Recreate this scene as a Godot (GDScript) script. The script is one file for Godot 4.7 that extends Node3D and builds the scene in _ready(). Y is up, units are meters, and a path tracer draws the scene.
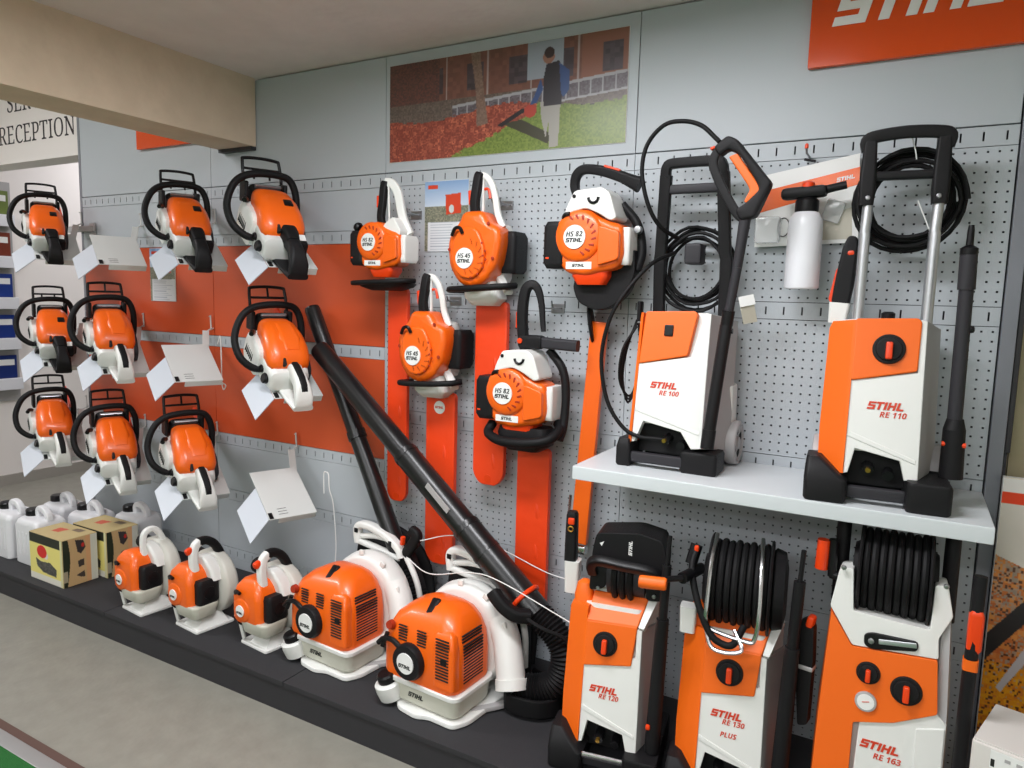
extends Node3D

# ---------------------------------------------------------------- mesh builder
class Mb:
	var t := PackedVector3Array()
	# adds a closed or open list of triangles; winds it so that faces look outward
	func put(l: PackedVector3Array, xf := Transform3D.IDENTITY) -> Mb:
		if l.is_empty(): return self
		var c := Vector3.ZERO
		for p in l: c += p
		c /= l.size()
		var vol := 0.0
		for i in range(0, l.size(), 3):
			vol += (l[i] - c).dot((l[i + 1] - c).cross(l[i + 2] - c))
		var flip := vol > 0.0
		if xf.basis.determinant() < 0.0: flip = not flip
		for i in range(0, l.size(), 3):
			t.append(xf * l[i])
			if flip:
				t.append(xf * l[i + 2]); t.append(xf * l[i + 1])
			else:
				t.append(xf * l[i + 1]); t.append(xf * l[i + 2])
		return self
	func add(o: Mb, xf := Transform3D.IDENTITY) -> Mb:
		for p in o.t: t.append(xf * p)
		return self
	func mesh(angle := 38.0) -> ArrayMesh:
		var n := t.size()
		var fn := PackedVector3Array(); fn.resize(n / 3)
		var where := {}
		for f in n / 3:
			var a := t[f * 3]
			fn[f] = (t[f * 3 + 2] - a).cross(t[f * 3 + 1] - a)
			for k in 3:
				var key := Vector3i((t[f * 3 + k] * 20000.0).round())
				if where.has(key): where[key].append(f)
				else: where[key] = PackedInt32Array([f])
		var un := PackedVector3Array(); un.resize(n / 3)
		for f in n / 3: un[f] = fn[f].normalized()
		var lim := cos(deg_to_rad(angle))
		var vs := PackedVector3Array(); var ns := PackedVector3Array()
		for f in n / 3:
			if fn[f].length_squared() < 1e-22: continue
			for k in 3:
				var p := t[f * 3 + k]
				var s := Vector3.ZERO
				for g in where[Vector3i((p * 20000.0).round())]:
					if un[g].dot(un[f]) > lim: s += fn[g]
				vs.append(p); ns.append(s.normalized() if s.length_squared() > 1e-26 else un[f])
		var arr := []; arr.resize(Mesh.ARRAY_MAX)
		arr[Mesh.ARRAY_VERTEX] = vs; arr[Mesh.ARRAY_NORMAL] = ns
		var m := ArrayMesh.new()
		m.add_surface_from_arrays(Mesh.PRIMITIVE_TRIANGLES, arr)
		return m

func V(x: float, y: float, z: float) -> Vector3: return Vector3(x, y, z)
func V2(x: float, y: float) -> Vector2: return Vector2(x, y)
func tf(p: Vector3, rx := 0.0, ry := 0.0, rz := 0.0) -> Transform3D:
	return Transform3D(Basis.from_euler(Vector3(deg_to_rad(rx), deg_to_rad(ry), deg_to_rad(rz))), p)

# rounded rectangle, counter-clockwise
func rr(hx: float, hy: float, r: float, seg := 3) -> PackedVector2Array:
	var o := PackedVector2Array()
	r = minf(r, minf(hx, hy) * 0.999)
	var cs = [V2(hx - r, hy - r), V2(-hx + r, hy - r), V2(-hx + r, -hy + r), V2(hx - r, -hy + r)]
	for q in 4:
		for k in seg + 1:
			var a: float = PI * 0.5 * (q + float(k) / seg)
			o.append(cs[q] + V2(cos(a), sin(a)) * r)
	return o
func circ(r: float, n := 16, ry := -1.0) -> PackedVector2Array:
	var o := PackedVector2Array()
	for k in n:
		var a := TAU * k / n
		o.append(V2(cos(a) * r, sin(a) * (r if ry < 0.0 else ry)))
	return o
# polygon with rounded corners
func rp(pts: Array, r: float, seg := 3) -> PackedVector2Array:
	var o := PackedVector2Array()
	var n := pts.size()
	for i in n:
		var p: Vector2 = pts[i]; var a: Vector2 = pts[(i + n - 1) % n]; var b: Vector2 = pts[(i + 1) % n]
		var rr_ := minf(r, minf(p.distance_to(a), p.distance_to(b)) * 0.45)
		var p0 := p + (a - p).normalized() * rr_
		var p1 := p + (b - p).normalized() * rr_
		for k in seg + 1:
			var u := float(k) / seg
			o.append(p0 * (1 - u) * (1 - u) + p * 2 * u * (1 - u) + p1 * u * u)
	return o
func ccw(p: PackedVector2Array) -> PackedVector2Array:
	if Geometry2D.is_polygon_clockwise(p):
		var q := p.duplicate(); q.reverse(); return q
	return p
func inset(p: PackedVector2Array, d: float) -> PackedVector2Array:
	var o := PackedVector2Array(); var n := p.size()
	for i in n:
		var a := (p[i] - p[(i + n - 1) % n]).normalized(); var b := (p[(i + 1) % n] - p[i]).normalized()
		var na := V2(-a.y, a.x); var nb := V2(-b.y, b.x)
		var m := na + nb
		if m.length() < 0.01: m = na
		m = m.normalized()
		o.append(p[i] + m * d / maxf(0.5, m.dot(na)))
	return o
# skin over rings of equal count, with fan caps
func loft(rings: Array, closed := true, caps := true) -> PackedVector3Array:
	var o := PackedVector3Array()
	for i in rings.size() - 1:
		var a: PackedVector3Array = rings[i]; var b: PackedVector3Array = rings[i + 1]
		var n := a.size()
		for k in (n if closed else n - 1):
			var k2 := (k + 1) % n
			o.append_array([a[k], a[k2], b[k], a[k2], b[k2], b[k]])
	if caps:
		for e in 2:
			var r: PackedVector3Array = rings[0] if e == 0 else rings[rings.size() - 1]
			var c := Vector3.ZERO
			for p in r: c += p
			c /= r.size()
			for k in r.size():
				var k2 := (k + 1) % r.size()
				if e == 0: o.append_array([c, r[k2], r[k]])
				else: o.append_array([c, r[k], r[k2]])
	return o
func ring(p: PackedVector2Array, y: float, c := Vector2.ZERO) -> PackedVector3Array:   # ring in the xz plane at height y
	var o := PackedVector3Array()
	for q in p: o.append(V(q.x + c.x, y, q.y + c.y))
	return o
func ringz(p: PackedVector2Array, z: float) -> PackedVector3Array:   # ring in the xy plane at depth z
	var o := PackedVector3Array()
	for q in p: o.append(V(q.x, q.y, z))
	return o
# levels: [y, half x, half z, corner radius, centre x, centre z]
func rloft(levels: Array, seg := 3) -> PackedVector3Array:
	var rings := []
	for l in levels:
		rings.append(ring(rr(l[1], l[2], l[3], seg), l[0], V2(l[4] if l.size() > 4 else 0.0, l[5] if l.size() > 5 else 0.0)))
	return loft(rings)
# box with rounded edges, centred
func rbox(s: Vector3, r := 0.004, seg := 2) -> PackedVector3Array:
	r = minf(r, minf(s.x, minf(s.y, s.z)) * 0.49)
	var lv := []
	for k in seg + 1:
		var a := PI * 0.5 * k / seg
		var i := r * (1.0 - sin(a))
		lv.append([-s.y * 0.5 + r * (1.0 - cos(a)), s.x * 0.5 - i, s.z * 0.5 - i, maxf(r - i * 0.6, 0.0005)])
	for k in seg + 1:
		var a := PI * 0.5 * (1.0 - float(k) / seg)
		var i := r * (1.0 - sin(a))
		lv.append([s.y * 0.5 - r * (1.0 - cos(a)), s.x * 0.5 - i, s.z * 0.5 - i, maxf(r - i * 0.6, 0.0005)])
	return rloft(lv, seg)
func box(s: Vector3) -> PackedVector3Array:
	var h := s * 0.5
	var a := PackedVector3Array([V(-h.x, -h.y, -h.z), V(h.x, -h.y, -h.z), V(h.x, -h.y, h.z), V(-h.x, -h.y, h.z)])
	var b := PackedVector3Array()
	for p in a: b.append(p + V(0, s.y, 0))
	return loft([a, b])
# extruded outline in xy from z0 (back) to z1 (front) with a bevelled front and back edge
func extr(poly, z0: float, z1: float, bev := 0.002, back := true) -> PackedVector3Array:
	var p := ccw(PackedVector2Array(poly))
	var q := inset(p, bev) if bev > 0.0 else p
	if bev > 0.0 and Geometry2D.triangulate_polygon(q).is_empty():
		bev = bev * 0.3; q = inset(p, bev)
		if Geometry2D.triangulate_polygon(q).is_empty(): bev = 0.0; q = p
	var rings := []
	if back and bev > 0.0: rings.append(ringz(q, z0)); rings.append(ringz(p, z0 + bev))
	else: rings.append(ringz(p, z0))
	if bev > 0.0:
		var m := inset(p, bev * 0.3)
		rings.append(ringz(p, z1 - bev)); rings.append(ringz(m, z1 - bev * 0.3)); rings.append(ringz(q, z1))
	else: rings.append(ringz(p, z1))
	var o := loft(rings, true, false)
	var tri := Geometry2D.triangulate_polygon(q)
	var tb := Geometry2D.triangulate_polygon(q if back else p)
	for i in range(0, tri.size(), 3):
		o.append_array([V(q[tri[i]].x, q[tri[i]].y, z1), V(q[tri[i + 1]].x, q[tri[i + 1]].y, z1), V(q[tri[i + 2]].x, q[tri[i + 2]].y, z1)])
	var pb := q if back else p
	for i in range(0, tb.size(), 3):
		o.append_array([V(pb[tb[i]].x, pb[tb[i]].y, z0), V(pb[tb[i + 2]].x, pb[tb[i + 2]].y, z0), V(pb[tb[i + 1]].x, pb[tb[i + 1]].y, z0)])
	# keep the two caps wound like the side: fix by checking the first cap triangle
	return fixcaps(o, rings, tri.size(), tb.size())
func fixcaps(o: PackedVector3Array, rings: Array, nf: int, nb: int) -> PackedVector3Array:
	# side winding: a[k], a[k2], b[k]; for a ccw ring and growing z this looks outward in the ccw sense
	var s := o.size() - nf - nb
	for part in 2:
		var from := s if part == 0 else s + nf
		var cnt := nf if part == 0 else nb
		var want := 1.0 if part == 0 else -1.0
		if rings[0][0].z > rings[rings.size() - 1][0].z: want = -want
		for i in range(from, from + cnt, 3):
			var nz := (o[i + 1] - o[i]).cross(o[i + 2] - o[i]).z
			if nz * want < 0.0:
				var tmp := o[i + 1]; o[i + 1] = o[i + 2]; o[i + 2] = tmp
	return o
# turned profile: [[radius, height], ...] about y
func lathe(prof: Array, n := 20) -> PackedVector3Array:
	var rings := []
	for q in prof:
		var r := PackedVector3Array()
		for k in n:
			var a := TAU * k / n
			r.append(V(cos(a) * maxf(q[0], 0.0001), q[1], sin(a) * maxf(q[0], 0.0001)))
		rings.append(r)
	return loft(rings)
func disc(r: float, h: float, b := 0.002, n := 24) -> PackedVector3Array:   # bevelled disc about z, from 0 to h
	return Transform3D(Basis(Vector3.RIGHT, PI / 2), Vector3.ZERO) * lathe([[r - b * 0.2, 0], [r, b * 0.4], [r, h - b], [r - b * 0.3, h - b * 0.3], [r - b, h]], n)
func spline(pts: Array, sub := 6, closed := false) -> PackedVector3Array:
	var o := PackedVector3Array(); var n := pts.size()
	for i in (n if closed else n - 1):
		var p0: Vector3 = pts[(i + n - 1) % n] if closed or i > 0 else pts[0] * 2.0 - pts[1]
		var p1: Vector3 = pts[i]; var p2: Vector3 = pts[(i + 1) % n]
		var p3: Vector3 = pts[(i + 2) % n] if closed or i < n - 2 else pts[n - 1] * 2.0 - pts[n - 2]
		for k in sub:
			var u := float(k) / sub
			o.append(0.5 * (2.0 * p1 + (p2 - p0) * u + (2.0 * p0 - 5.0 * p1 + 4.0 * p2 - p3) * u * u + (3.0 * p1 - p0 - 3.0 * p2 + p3) * u * u * u))
	if not closed: o.append(pts[n - 1])
	return o
# section swept along a path (parallel transport); scale: float, or array along the path
func sweep(path, sec: PackedVector2Array, up := Vector3.UP, scale = 1.0, closed := false) -> PackedVector3Array:
	var p := PackedVector3Array(path); var n := p.size(); var rings := []
	var prev := Vector3.ZERO
	for i in n:
		var d: Vector3
		if closed: d = (p[(i + 1) % n] - p[(i + n - 1) % n]).normalized()
		else: d = (p[mini(i + 1, n - 1)] - p[maxi(i - 1, 0)]).normalized()
		if i == 0:
			prev = up - d * up.dot(d)
			if prev.length() < 0.01: prev = V(1, 0.3, 0.2) - d * V(1, 0.3, 0.2).dot(d)
		else: prev = prev - d * prev.dot(d)
		prev = prev.normalized()
		var side := d.cross(prev)
		var s: float = scale if not (scale is Array) else lerpf(scale[int(floorf(float(i) / (n - 1) * (scale.size() - 1)))], scale[mini(int(floorf(float(i) / (n - 1) * (scale.size() - 1))) + 1, scale.size() - 1)], fposmod(float(i) / (n - 1) * (scale.size() - 1), 1.0))
		var r := PackedVector3Array()
		for q in sec: r.append(p[i] + side * q.x * s + prev * q.y * s)
		rings.append(r)
	if closed: rings.append(rings[0])
	return loft(rings, true, not closed)
func tube(path, r: float, n := 10, closed := false, scale = 1.0) -> PackedVector3Array:
	return sweep(path, circ(r, n), Vector3.UP, scale, closed)
func pipe(a: Vector3, b: Vector3, r: float, n := 10, r2 := -1.0) -> PackedVector3Array:
	return sweep([a, b], circ(r, n), Vector3.UP, [1.0, (r2 / r) if r2 > 0.0 else 1.0])
func bar(a: Vector3, b: Vector3, w: float, h: float, r := 0.002, up := Vector3.UP) -> PackedVector3Array:
	return sweep([a, b], rr(w * 0.5, h * 0.5, r, 2), up)
func arc(c: Vector3, ex: Vector3, ey: Vector3, a0: float, a1: float, n := 12) -> PackedVector3Array:
	var o := PackedVector3Array()
	for k in n + 1:
		var a := deg_to_rad(lerpf(a0, a1, float(k) / n))
		o.append(c + ex * cos(a) + ey * sin(a))
	return o

# ---------------------------------------------------------------- nodes
var taken := {}
func numbered(called: String) -> String:
	if not taken.has(called):
		taken[called] = 0
		return called
	taken[called] += 1
	return "%s_%03d" % [called, taken[called]]
func tag(o: Node, label: String, category: String, group := "", kind := "") -> void:
	o.set_meta("label", label)
	if category: o.set_meta("category", category)
	if group: o.set_meta("group", group)
	if kind: o.set_meta("kind", kind)
func thing(called: String, label: String, category: String, xf := Transform3D.IDENTITY, group := "") -> Node3D:
	var o := Node3D.new(); o.name = numbered(called); add_child(o)
	o.transform = xf; tag(o, label, category, group)
	return o
func part(parent: Node, called: String, mb, m: Material, angle := 38.0, label := "") -> MeshInstance3D:
	var o := MeshInstance3D.new()
	o.mesh = mb.mesh(angle) if mb is Mb else mb
	o.material_override = m
	if parent == self: o.name = numbered(called)
	else: o.name = called
	parent.add_child(o, true)
	if label: o.set_meta("label", label)
	return o
func struct(called: String, mb, m: Material, parent: Node = self, angle := 30.0) -> MeshInstance3D:
	var o := part(parent, called, mb, m, angle)
	if parent == self: o.set_meta("kind", "structure")
	return o
func copy(o: Node3D, xf: Transform3D, label: String) -> Node3D:
	var c: Node3D = o.duplicate()
	var base := String(o.name).rstrip("0123456789").rstrip("_")
	c.name = numbered(base); add_child(c); c.transform = xf; c.set_meta("label", label)
	return c
func one(l: PackedVector3Array, xf := Transform3D.IDENTITY) -> Mb: return Mb.new().put(l, xf)

# ---------------------------------------------------------------- lettering
# slanted block capitals of the maker's mark, one unit high
func mark_polys(slant := 0.28) -> Array:
	var L := []
	# S
	L.append([V2(0.0, 0.0), V2(0.86, 0.0), V2(0.86, 0.62), V2(0.26, 0.62), V2(0.26, 0.76), V2(0.86, 0.76), V2(0.86, 1.0), V2(0.0, 1.0), V2(0.0, 0.40), V2(0.6, 0.40), V2(0.6, 0.24), V2(0.0, 0.24)])
	# T
	L.append([V2(1.18, 0.0), V2(1.46, 0.0), V2(1.46, 0.76), V2(1.78, 0.76), V2(1.78, 1.0), V2(0.92, 1.0), V2(0.92, 0.76), V2(1.18, 0.76)])
	# I
	L.append([V2(1.86, 0.0), V2(2.14, 0.0), V2(2.14, 1.0), V2(1.86, 1.0)])
	# H
	L.append([V2(2.28, 0.0), V2(2.54, 0.0), V2(2.54, 0.38), V2(2.90, 0.38), V2(2.90, 0.0), V2(3.16, 0.0), V2(3.16, 1.0), V2(2.90, 1.0), V2(2.90, 0.62), V2(2.54, 0.62), V2(2.54, 1.0), V2(2.28, 1.0)])
	# L
	L.append([V2(3.30, 0.0), V2(4.10, 0.0), V2(4.10, 0.24), V2(3.58, 0.24), V2(3.58, 1.0), V2(3.30, 1.0)])
	var out := []
	for l in L:
		var q := PackedVector2Array()
		for p in l: q.append(V2(p.x + p.y * slant, p.y))
		out.append(q)
	return out
func mark(h: float, depth := 0.001) -> Mb:   # centred, in the xy plane
	var mb := Mb.new()
	for q in mark_polys():
		var s := PackedVector2Array()
		for p in q: s.append((p - V2(2.2, 0.5)) * h)
		mb.put(extr(s, 0.0, depth, 0.0))
	return mb
func letters(txt: String, h: float, slant := 0.0, serif := false, weight := 700, depth := 0.001) -> ArrayMesh:
	var f := SystemFont.new()
	f.font_names = PackedStringArray(["Droid Serif" if serif else "Droid Sans"]); f.font_weight = weight
	var tm := TextMesh.new()
	tm.text = txt; tm.font = f; tm.font_size = 64; tm.pixel_size = h / 46.0; tm.depth = depth; tm.curve_step = 2.0
	var a := tm.get_mesh_arrays()
	if a.is_empty(): return ArrayMesh.new()
	var vs: PackedVector3Array = a[Mesh.ARRAY_VERTEX]
	for i in vs.size(): vs[i].x += vs[i].y * slant
	a[Mesh.ARRAY_VERTEX] = vs
	a[Mesh.ARRAY_TANGENT] = null; a[Mesh.ARRAY_TEX_UV] = null
	var m := ArrayMesh.new(); m.add_surface_from_arrays(Mesh.PRIMITIVE_TRIANGLES, a)
	return m

# ---------------------------------------------------------------- materials
var M := {}
func mat(key: String, c: Color, rough := 0.5, metal := 0.0, coat := 0.0) -> StandardMaterial3D:
	var m := StandardMaterial3D.new()
	m.albedo_color = c; m.roughness = rough; m.metallic = metal
	if coat > 0.0:
		m.clearcoat_enabled = true; m.clearcoat = coat; m.clearcoat_roughness = 0.12
	m.cull_mode = BaseMaterial3D.CULL_DISABLED
	M[key] = m
	return m
func noise_tex(freq: float, lo: Color, hi: Color, seed_: int, size := 256, kind := FastNoiseLite.TYPE_SIMPLEX_SMOOTH, oct := 4) -> NoiseTexture2D:
	var n := FastNoiseLite.new(); n.seed = seed_; n.frequency = freq; n.noise_type = kind; n.fractal_octaves = oct
	var g := Gradient.new(); g.set_color(0, lo); g.set_color(1, hi)
	var t := NoiseTexture2D.new(); t.width = size; t.height = size; t.seamless = true; t.noise = n; t.color_ramp = g
	return t
func grain_normal(freq: float, seed_: int, strength := 2.0, size := 256) -> NoiseTexture2D:
	var n := FastNoiseLite.new(); n.seed = seed_; n.frequency = freq; n.fractal_octaves = 3
	var t := NoiseTexture2D.new(); t.width = size; t.height = size; t.seamless = true; t.noise = n; t.as_normal_map = true; t.bump_strength = strength
	return t
func textured(key: String, tex: Texture2D, scale: float, rough: float, nrm: Texture2D = null, nscale := 0.3) -> StandardMaterial3D:
	var m := mat(key, Color.WHITE, rough)
	m.albedo_texture = tex; m.uv1_triplanar = true; m.uv1_world_triplanar = true; m.uv1_scale = Vector3.ONE * scale
	if nrm: m.normal_enabled = true; m.normal_texture = nrm; m.normal_scale = nscale
	return m

# ---------------------------------------------------------------- the setting
func setup_view() -> void:
	var cam := Camera3D.new(); cam.name = "camera"
	cam.fov = 56.52; cam.near = 0.05
	cam.position = V(3.807, 1.3956, 2.208); cam.rotation = V(-0.117644, 0.508148, 0.0262838)
	add_child(cam); cam.current = true
	var e := Environment.new()
	e.background_mode = Environment.BG_COLOR; e.background_color = Color(0.55, 0.6, 0.65)
	e.ambient_light_source = Environment.AMBIENT_SOURCE_BG
	e.tonemap_mode = Environment.TONE_MAPPER_LINEAR
	e.tonemap_exposure = 0.92
	e.sdfgi_enabled = true; e.ssao_enabled = true; e.ssil_enabled = true
	var w := WorldEnvironment.new(); w.name = "world_environment"; w.environment = e
	add_child(w)
	# flush ceiling panels: one near the right of the display, the others along the aisle, in the shop and the reception
	ceiling_panel(V(2.9, 2.293, 1.12), 3.9, "flush ceiling light panel over the aisle in front of the pegboard")
	ceiling_panel(V(2.1, 2.293, 2.2), 1.0, "flush ceiling light panel over the middle of the aisle")
	ceiling_panel(V(3.7, 2.293, 3.3), 4.5, "flush ceiling light panel behind the photographer")
	ceiling_panel(V(2.1, 2.293, 4.1), 4.5, "flush ceiling light panel at the back of the shop")
	ceiling_panel(V(-0.1, 2.75, 1.7), 5.0, "flush ceiling light panel beyond the ceiling beam")
	ceiling_panel(V(-0.75, 2.75, -1.3), 2.5, "flush ceiling light panel in the reception")

func ceiling_panel(at: Vector3, energy: float, label: String) -> void:
	var o := thing("ceiling_light", label, "light", tf(at), "flush ceiling light panels")
	var white := mat("panel_white", Color(0.85, 0.85, 0.84), 0.5)
	for s in [-1, 1]:
		part(o, "frame", one(rbox(V(1.24, 0.02, 0.03), 0.004), tf(V(0, -0.0105, 0.155 * s))), white)
		part(o, "frame", one(rbox(V(0.03, 0.02, 0.28), 0.004), tf(V(0.605 * s, -0.0105, 0))), white)
	var glow := mat("panel_glow", Color(1, 1, 1), 0.4)
	glow.emission_enabled = true; glow.emission = Color(0.97, 0.985, 1.0); glow.emission_energy_multiplier = 3.0
	part(o, "diffuser", one(rbox(V(1.18, 0.008, 0.278), 0.002), tf(V(0, -0.006, 0))), glow)
	var l := AreaLight3D.new(); l.name = "panel_light"
	l.area_size = V2(1.16, 0.26); l.light_energy = energy; l.light_color = Color(0.985, 0.985, 1.0)
	for k in ["area_range", "omni_range"]:
		if k in l: l.set(k, 12.0)
	for k in ["area_attenuation", "omni_attenuation"]:
		if k in l: l.set(k, 2.0)
	l.shadow_enabled = true
	o.add_child(l)
	l.position = V(0, -0.013, 0); l.rotation_degrees = V(-90, 0, 0)

# thin sheet with square holes; cells nx by ny, hole half sizes hx, hy, with short walls going back
func pierced(w: float, h: float, nx: int, ny: int, hx: float, hy: float, skip_cols := {}) -> ArrayMesh:
	var vs := PackedVector3Array(); var ns := PackedVector3Array(); var ix := PackedInt32Array()
	var cw := w / nx; var ch := h / ny
	var q := func(a: Vector3, b: Vector3, c: Vector3, d: Vector3, n: Vector3):
		var s := vs.size()
		vs.append_array([a, b, c, d]); ns.append_array([n, n, n, n])
		if (c - a).cross(b - a).dot(n) > 0.0: ix.append_array([s, s + 1, s + 2, s, s + 2, s + 3])
		else: ix.append_array([s, s + 2, s + 1, s, s + 3, s + 2])
	var F := V(0, 0, 1); var dz := -0.0025
	for j in ny:
		for i in nx:
			var x0 := -w * 0.5 + cw * i; var x1 := x0 + cw; var y0 := -h * 0.5 + ch * j; var y1 := y0 + ch
			var cx := (x0 + x1) * 0.5; var cy := (y0 + y1) * 0.5
			var a0 := cx - hx; var a1 := cx + hx; var b0 := cy - hy; var b1 := cy + hy
			q.call(V(x0, y0, 0), V(x1, y0, 0), V(a1, b0, 0), V(a0, b0, 0), F)
			q.call(V(x1, y0, 0), V(x1, y1, 0), V(a1, b1, 0), V(a1, b0, 0), F)
			q.call(V(x1, y1, 0), V(x0, y1, 0), V(a0, b1, 0), V(a1, b1, 0), F)
			q.call(V(x0, y1, 0), V(x0, y0, 0), V(a0, b0, 0), V(a0, b1, 0), F)
			q.call(V(a0, b0, 0), V(a0, b1, 0), V(a0, b1, dz), V(a0, b0, dz), V(1, 0, 0))
			q.call(V(a1, b0, 0), V(a1, b1, 0), V(a1, b1, dz), V(a1, b0, dz), V(-1, 0, 0))
			q.call(V(a0, b1, 0), V(a1, b1, 0), V(a1, b1, dz), V(a0, b1, dz), V(0, -1, 0))
			q.call(V(a0, b0, 0), V(a1, b0, 0), V(a1, b0, dz), V(a0, b0, dz), V(0, 1, 0))
	for e in 4:   # turned-back edges
		var a: Vector3 = [V(-w / 2, -h / 2, 0), V(w / 2, -h / 2, 0), V(w / 2, h / 2, 0), V(-w / 2, h / 2, 0)][e]
		var b: Vector3 = [V(w / 2, -h / 2, 0), V(w / 2, h / 2, 0), V(-w / 2, h / 2, 0), V(-w / 2, -h / 2, 0)][e]
		q.call(a, b, b + V(0, 0, -0.012), a + V(0, 0, -0.012), [V(0, -1, 0), V(1, 0, 0), V(0, 1, 0), V(-1, 0, 0)][e])
	var arr := []; arr.resize(Mesh.ARRAY_MAX)
	arr[Mesh.ARRAY_VERTEX] = vs; arr[Mesh.ARRAY_NORMAL] = ns; arr[Mesh.ARRAY_INDEX] = ix
	var m := ArrayMesh.new(); m.add_surface_from_arrays(Mesh.PRIMITIVE_TRIANGLES, arr)
	return m

func slab(called: String, a: Vector3, b: Vector3, m: Material, parent: Node = self, r := 0.0) -> MeshInstance3D:
	var s := b - a
	return struct(called, one(rbox(s, r) if r > 0.0 else box(s), tf((a + b) * 0.5)), m, parent)

func build_room() -> void:
	var sheet := grain_normal(0.12, 5, 1.0)
	# colours of the setting
	textured("vinyl", noise_tex(0.02, Color(0.50, 0.49, 0.455), Color(0.55, 0.54, 0.50), 11, 512), 0.9, 0.42, grain_normal(0.2, 3, 1.0), 0.12)
	textured("carpet_green", noise_tex(0.25, Color(0.05, 0.30, 0.10), Color(0.16, 0.48, 0.20), 12), 6.0, 0.95, grain_normal(0.4, 4, 6.0), 1.0)
	textured("plaster", noise_tex(0.015, Color(0.88, 0.87, 0.85), Color(0.91, 0.90, 0.88), 13, 512), 0.8, 0.85, grain_normal(0.08, 6, 1.5), 0.15)
	textured("beam_paint", noise_tex(0.015, Color(0.84, 0.76, 0.67), Color(0.88, 0.80, 0.71), 14, 512), 0.8, 0.85, grain_normal(0.08, 6, 1.5), 0.15)
	textured("ceiling_paint", noise_tex(0.012, Color(0.91, 0.86, 0.87), Color(0.94, 0.89, 0.90), 15, 512), 0.8, 0.9, grain_normal(0.09, 7, 1.5), 0.15)
	textured("beige_wall", noise_tex(0.015, Color(0.66, 0.62, 0.50), Color(0.71, 0.67, 0.55), 16, 512), 0.8, 0.85)
	textured("platform_black", noise_tex(0.3, Color(0.12, 0.118, 0.13), Color(0.19, 0.187, 0.20), 17), 5.0, 0.75, grain_normal(0.5, 8, 4.0), 0.5)
	mat("sheet_grey", Color(0.70, 0.725, 0.745), 0.45)
	mat("sheet_light", Color(0.74, 0.765, 0.785), 0.42)
	mat("panel_orange", Color(0.79, 0.32, 0.17), 0.36)
	mat("dark_back", Color(0.27, 0.27, 0.29), 0.9)
	mat("upright_grey", Color(0.50, 0.51, 0.54), 0.4)
	mat("upright_dark", Color(0.16, 0.155, 0.17), 0.5)
	mat("shelf_grey", Color(0.80, 0.82, 0.83), 0.38)
	mat("skirting", Color(0.62, 0.60, 0.57), 0.6)
	mat("strip_metal", Color(0.72, 0.72, 0.72), 0.35, 0.7)
	mat("strip_brown", Color(0.33, 0.24, 0.21), 0.8)
	mat("white_paint", Color(0.93, 0.905, 0.89), 0.7)
	# floor, carpet edge
	slab("floor", V(-1.9, -0.1, -3.2), V(5.3, 0.0, 5.2), M.vinyl)
	slab("trim_1", V(-1.69, 0.0, 1.108), V(5.2, 0.005, 1.136), M.strip_brown)
	slab("trim_2", V(-1.69, 0.0, 1.136), V(5.2, 0.008, 1.182), M.strip_metal, self, 0.003)
	var cp := slab("floor_carpet", V(-1.69, 0.0, 1.182), V(5.2, 0.007, 5.1), M.carpet_green)
	cp.set_meta("label", "green carpet beyond the metal edging strip")
	# shell
	slab("wall_left", V(-1.85, 0.0, -3.1), V(-1.69, 2.8, 5.15), M.white_paint)
	slab("wall_right", V(5.2, 0.0, -3.1), V(5.35, 2.8, 5.15), M.plaster)
	slab("wall_front", V(-1.85, 0.0, 5.1), V(5.35, 2.8, 5.25), M.plaster)
	slab("wall_reception", V(-1.85, 0.0, -3.25), V(5.35, 2.8, -3.1), M.white_paint)
	slab("wall_right_of_display", V(4.055, 0.0, -0.14), V(5.2, 2.35, -0.06), M.beige_wall)
	slab("ceiling", V(1.3, 2.293, -0.14), V(5.3, 2.45, 5.2), M.ceiling_paint)
	slab("ceiling_far", V(-1.85, 2.75, -3.2), V(5.3, 2.9, 5.2), M.ceiling_paint)
	slab("ceiling_beam", V(1.085, 2.014, 0.004), V(1.3, 2.75, 5.1), M.beam_paint, self, 0.004)
	slab("trim_3", V(1.09, 2.0, 0.003), V(1.297, 2.0138, 0.03), M.upright_dark)
	slab("baseboard_left", V(-1.69, 0.0, -3.1), V(-1.672, 0.075, 1.1), M.skirting)
	# bulkhead with the reception lettering, beside the display
	slab("wall_bulkhead", V(-1.69, 2.087, -0.16), V(-0.024, 2.75, -0.03), M.white_paint)
	var sign_ink := mat("sign_ink", Color(0.16, 0.13, 0.14), 0.7)
	var rs := thing("wall_lettering", "dark serif lettering reading service reception on the white bulkhead", "sign", tf(V(-0.465, 2.24, -0.0298)))
	part(rs, "lettering", letters("RECEPTION", 0.098, 0.0, true, 400), sign_ink)
	part(rs, "lettering", letters("SERVICE", 0.098, 0.0, true, 400), sign_ink).position = V(0, 0.17, 0)

	# display wall: metal panels, slotted rails, pegboard
	var w := Node3D.new(); w.name = "wall_back"; add_child(w); w.set_meta("kind", "structure")
	part(w, "backing", one(box(V(4.05, 2.29, 0.06)), tf(V(2.022, 1.146, -0.05))), M.dark_back)
	var peg := pierced(0.998, 0.401, 40, 16, 0.0026, 0.0026)
	var rail := pierced(0.998, 0.0482, 20, 1, 0.0022, 0.0115)
	var rails := {0: [1.861, 1.65, 1.195, 0.745, 0.482, 0.20], 1: [1.861, 1.65, 1.195, 0.745, 0.482, 0.20], 2: [1.861, 1.4085, 0.956, 0.5035], 3: [1.861, 1.4085, 0.956, 0.5035]}
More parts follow.
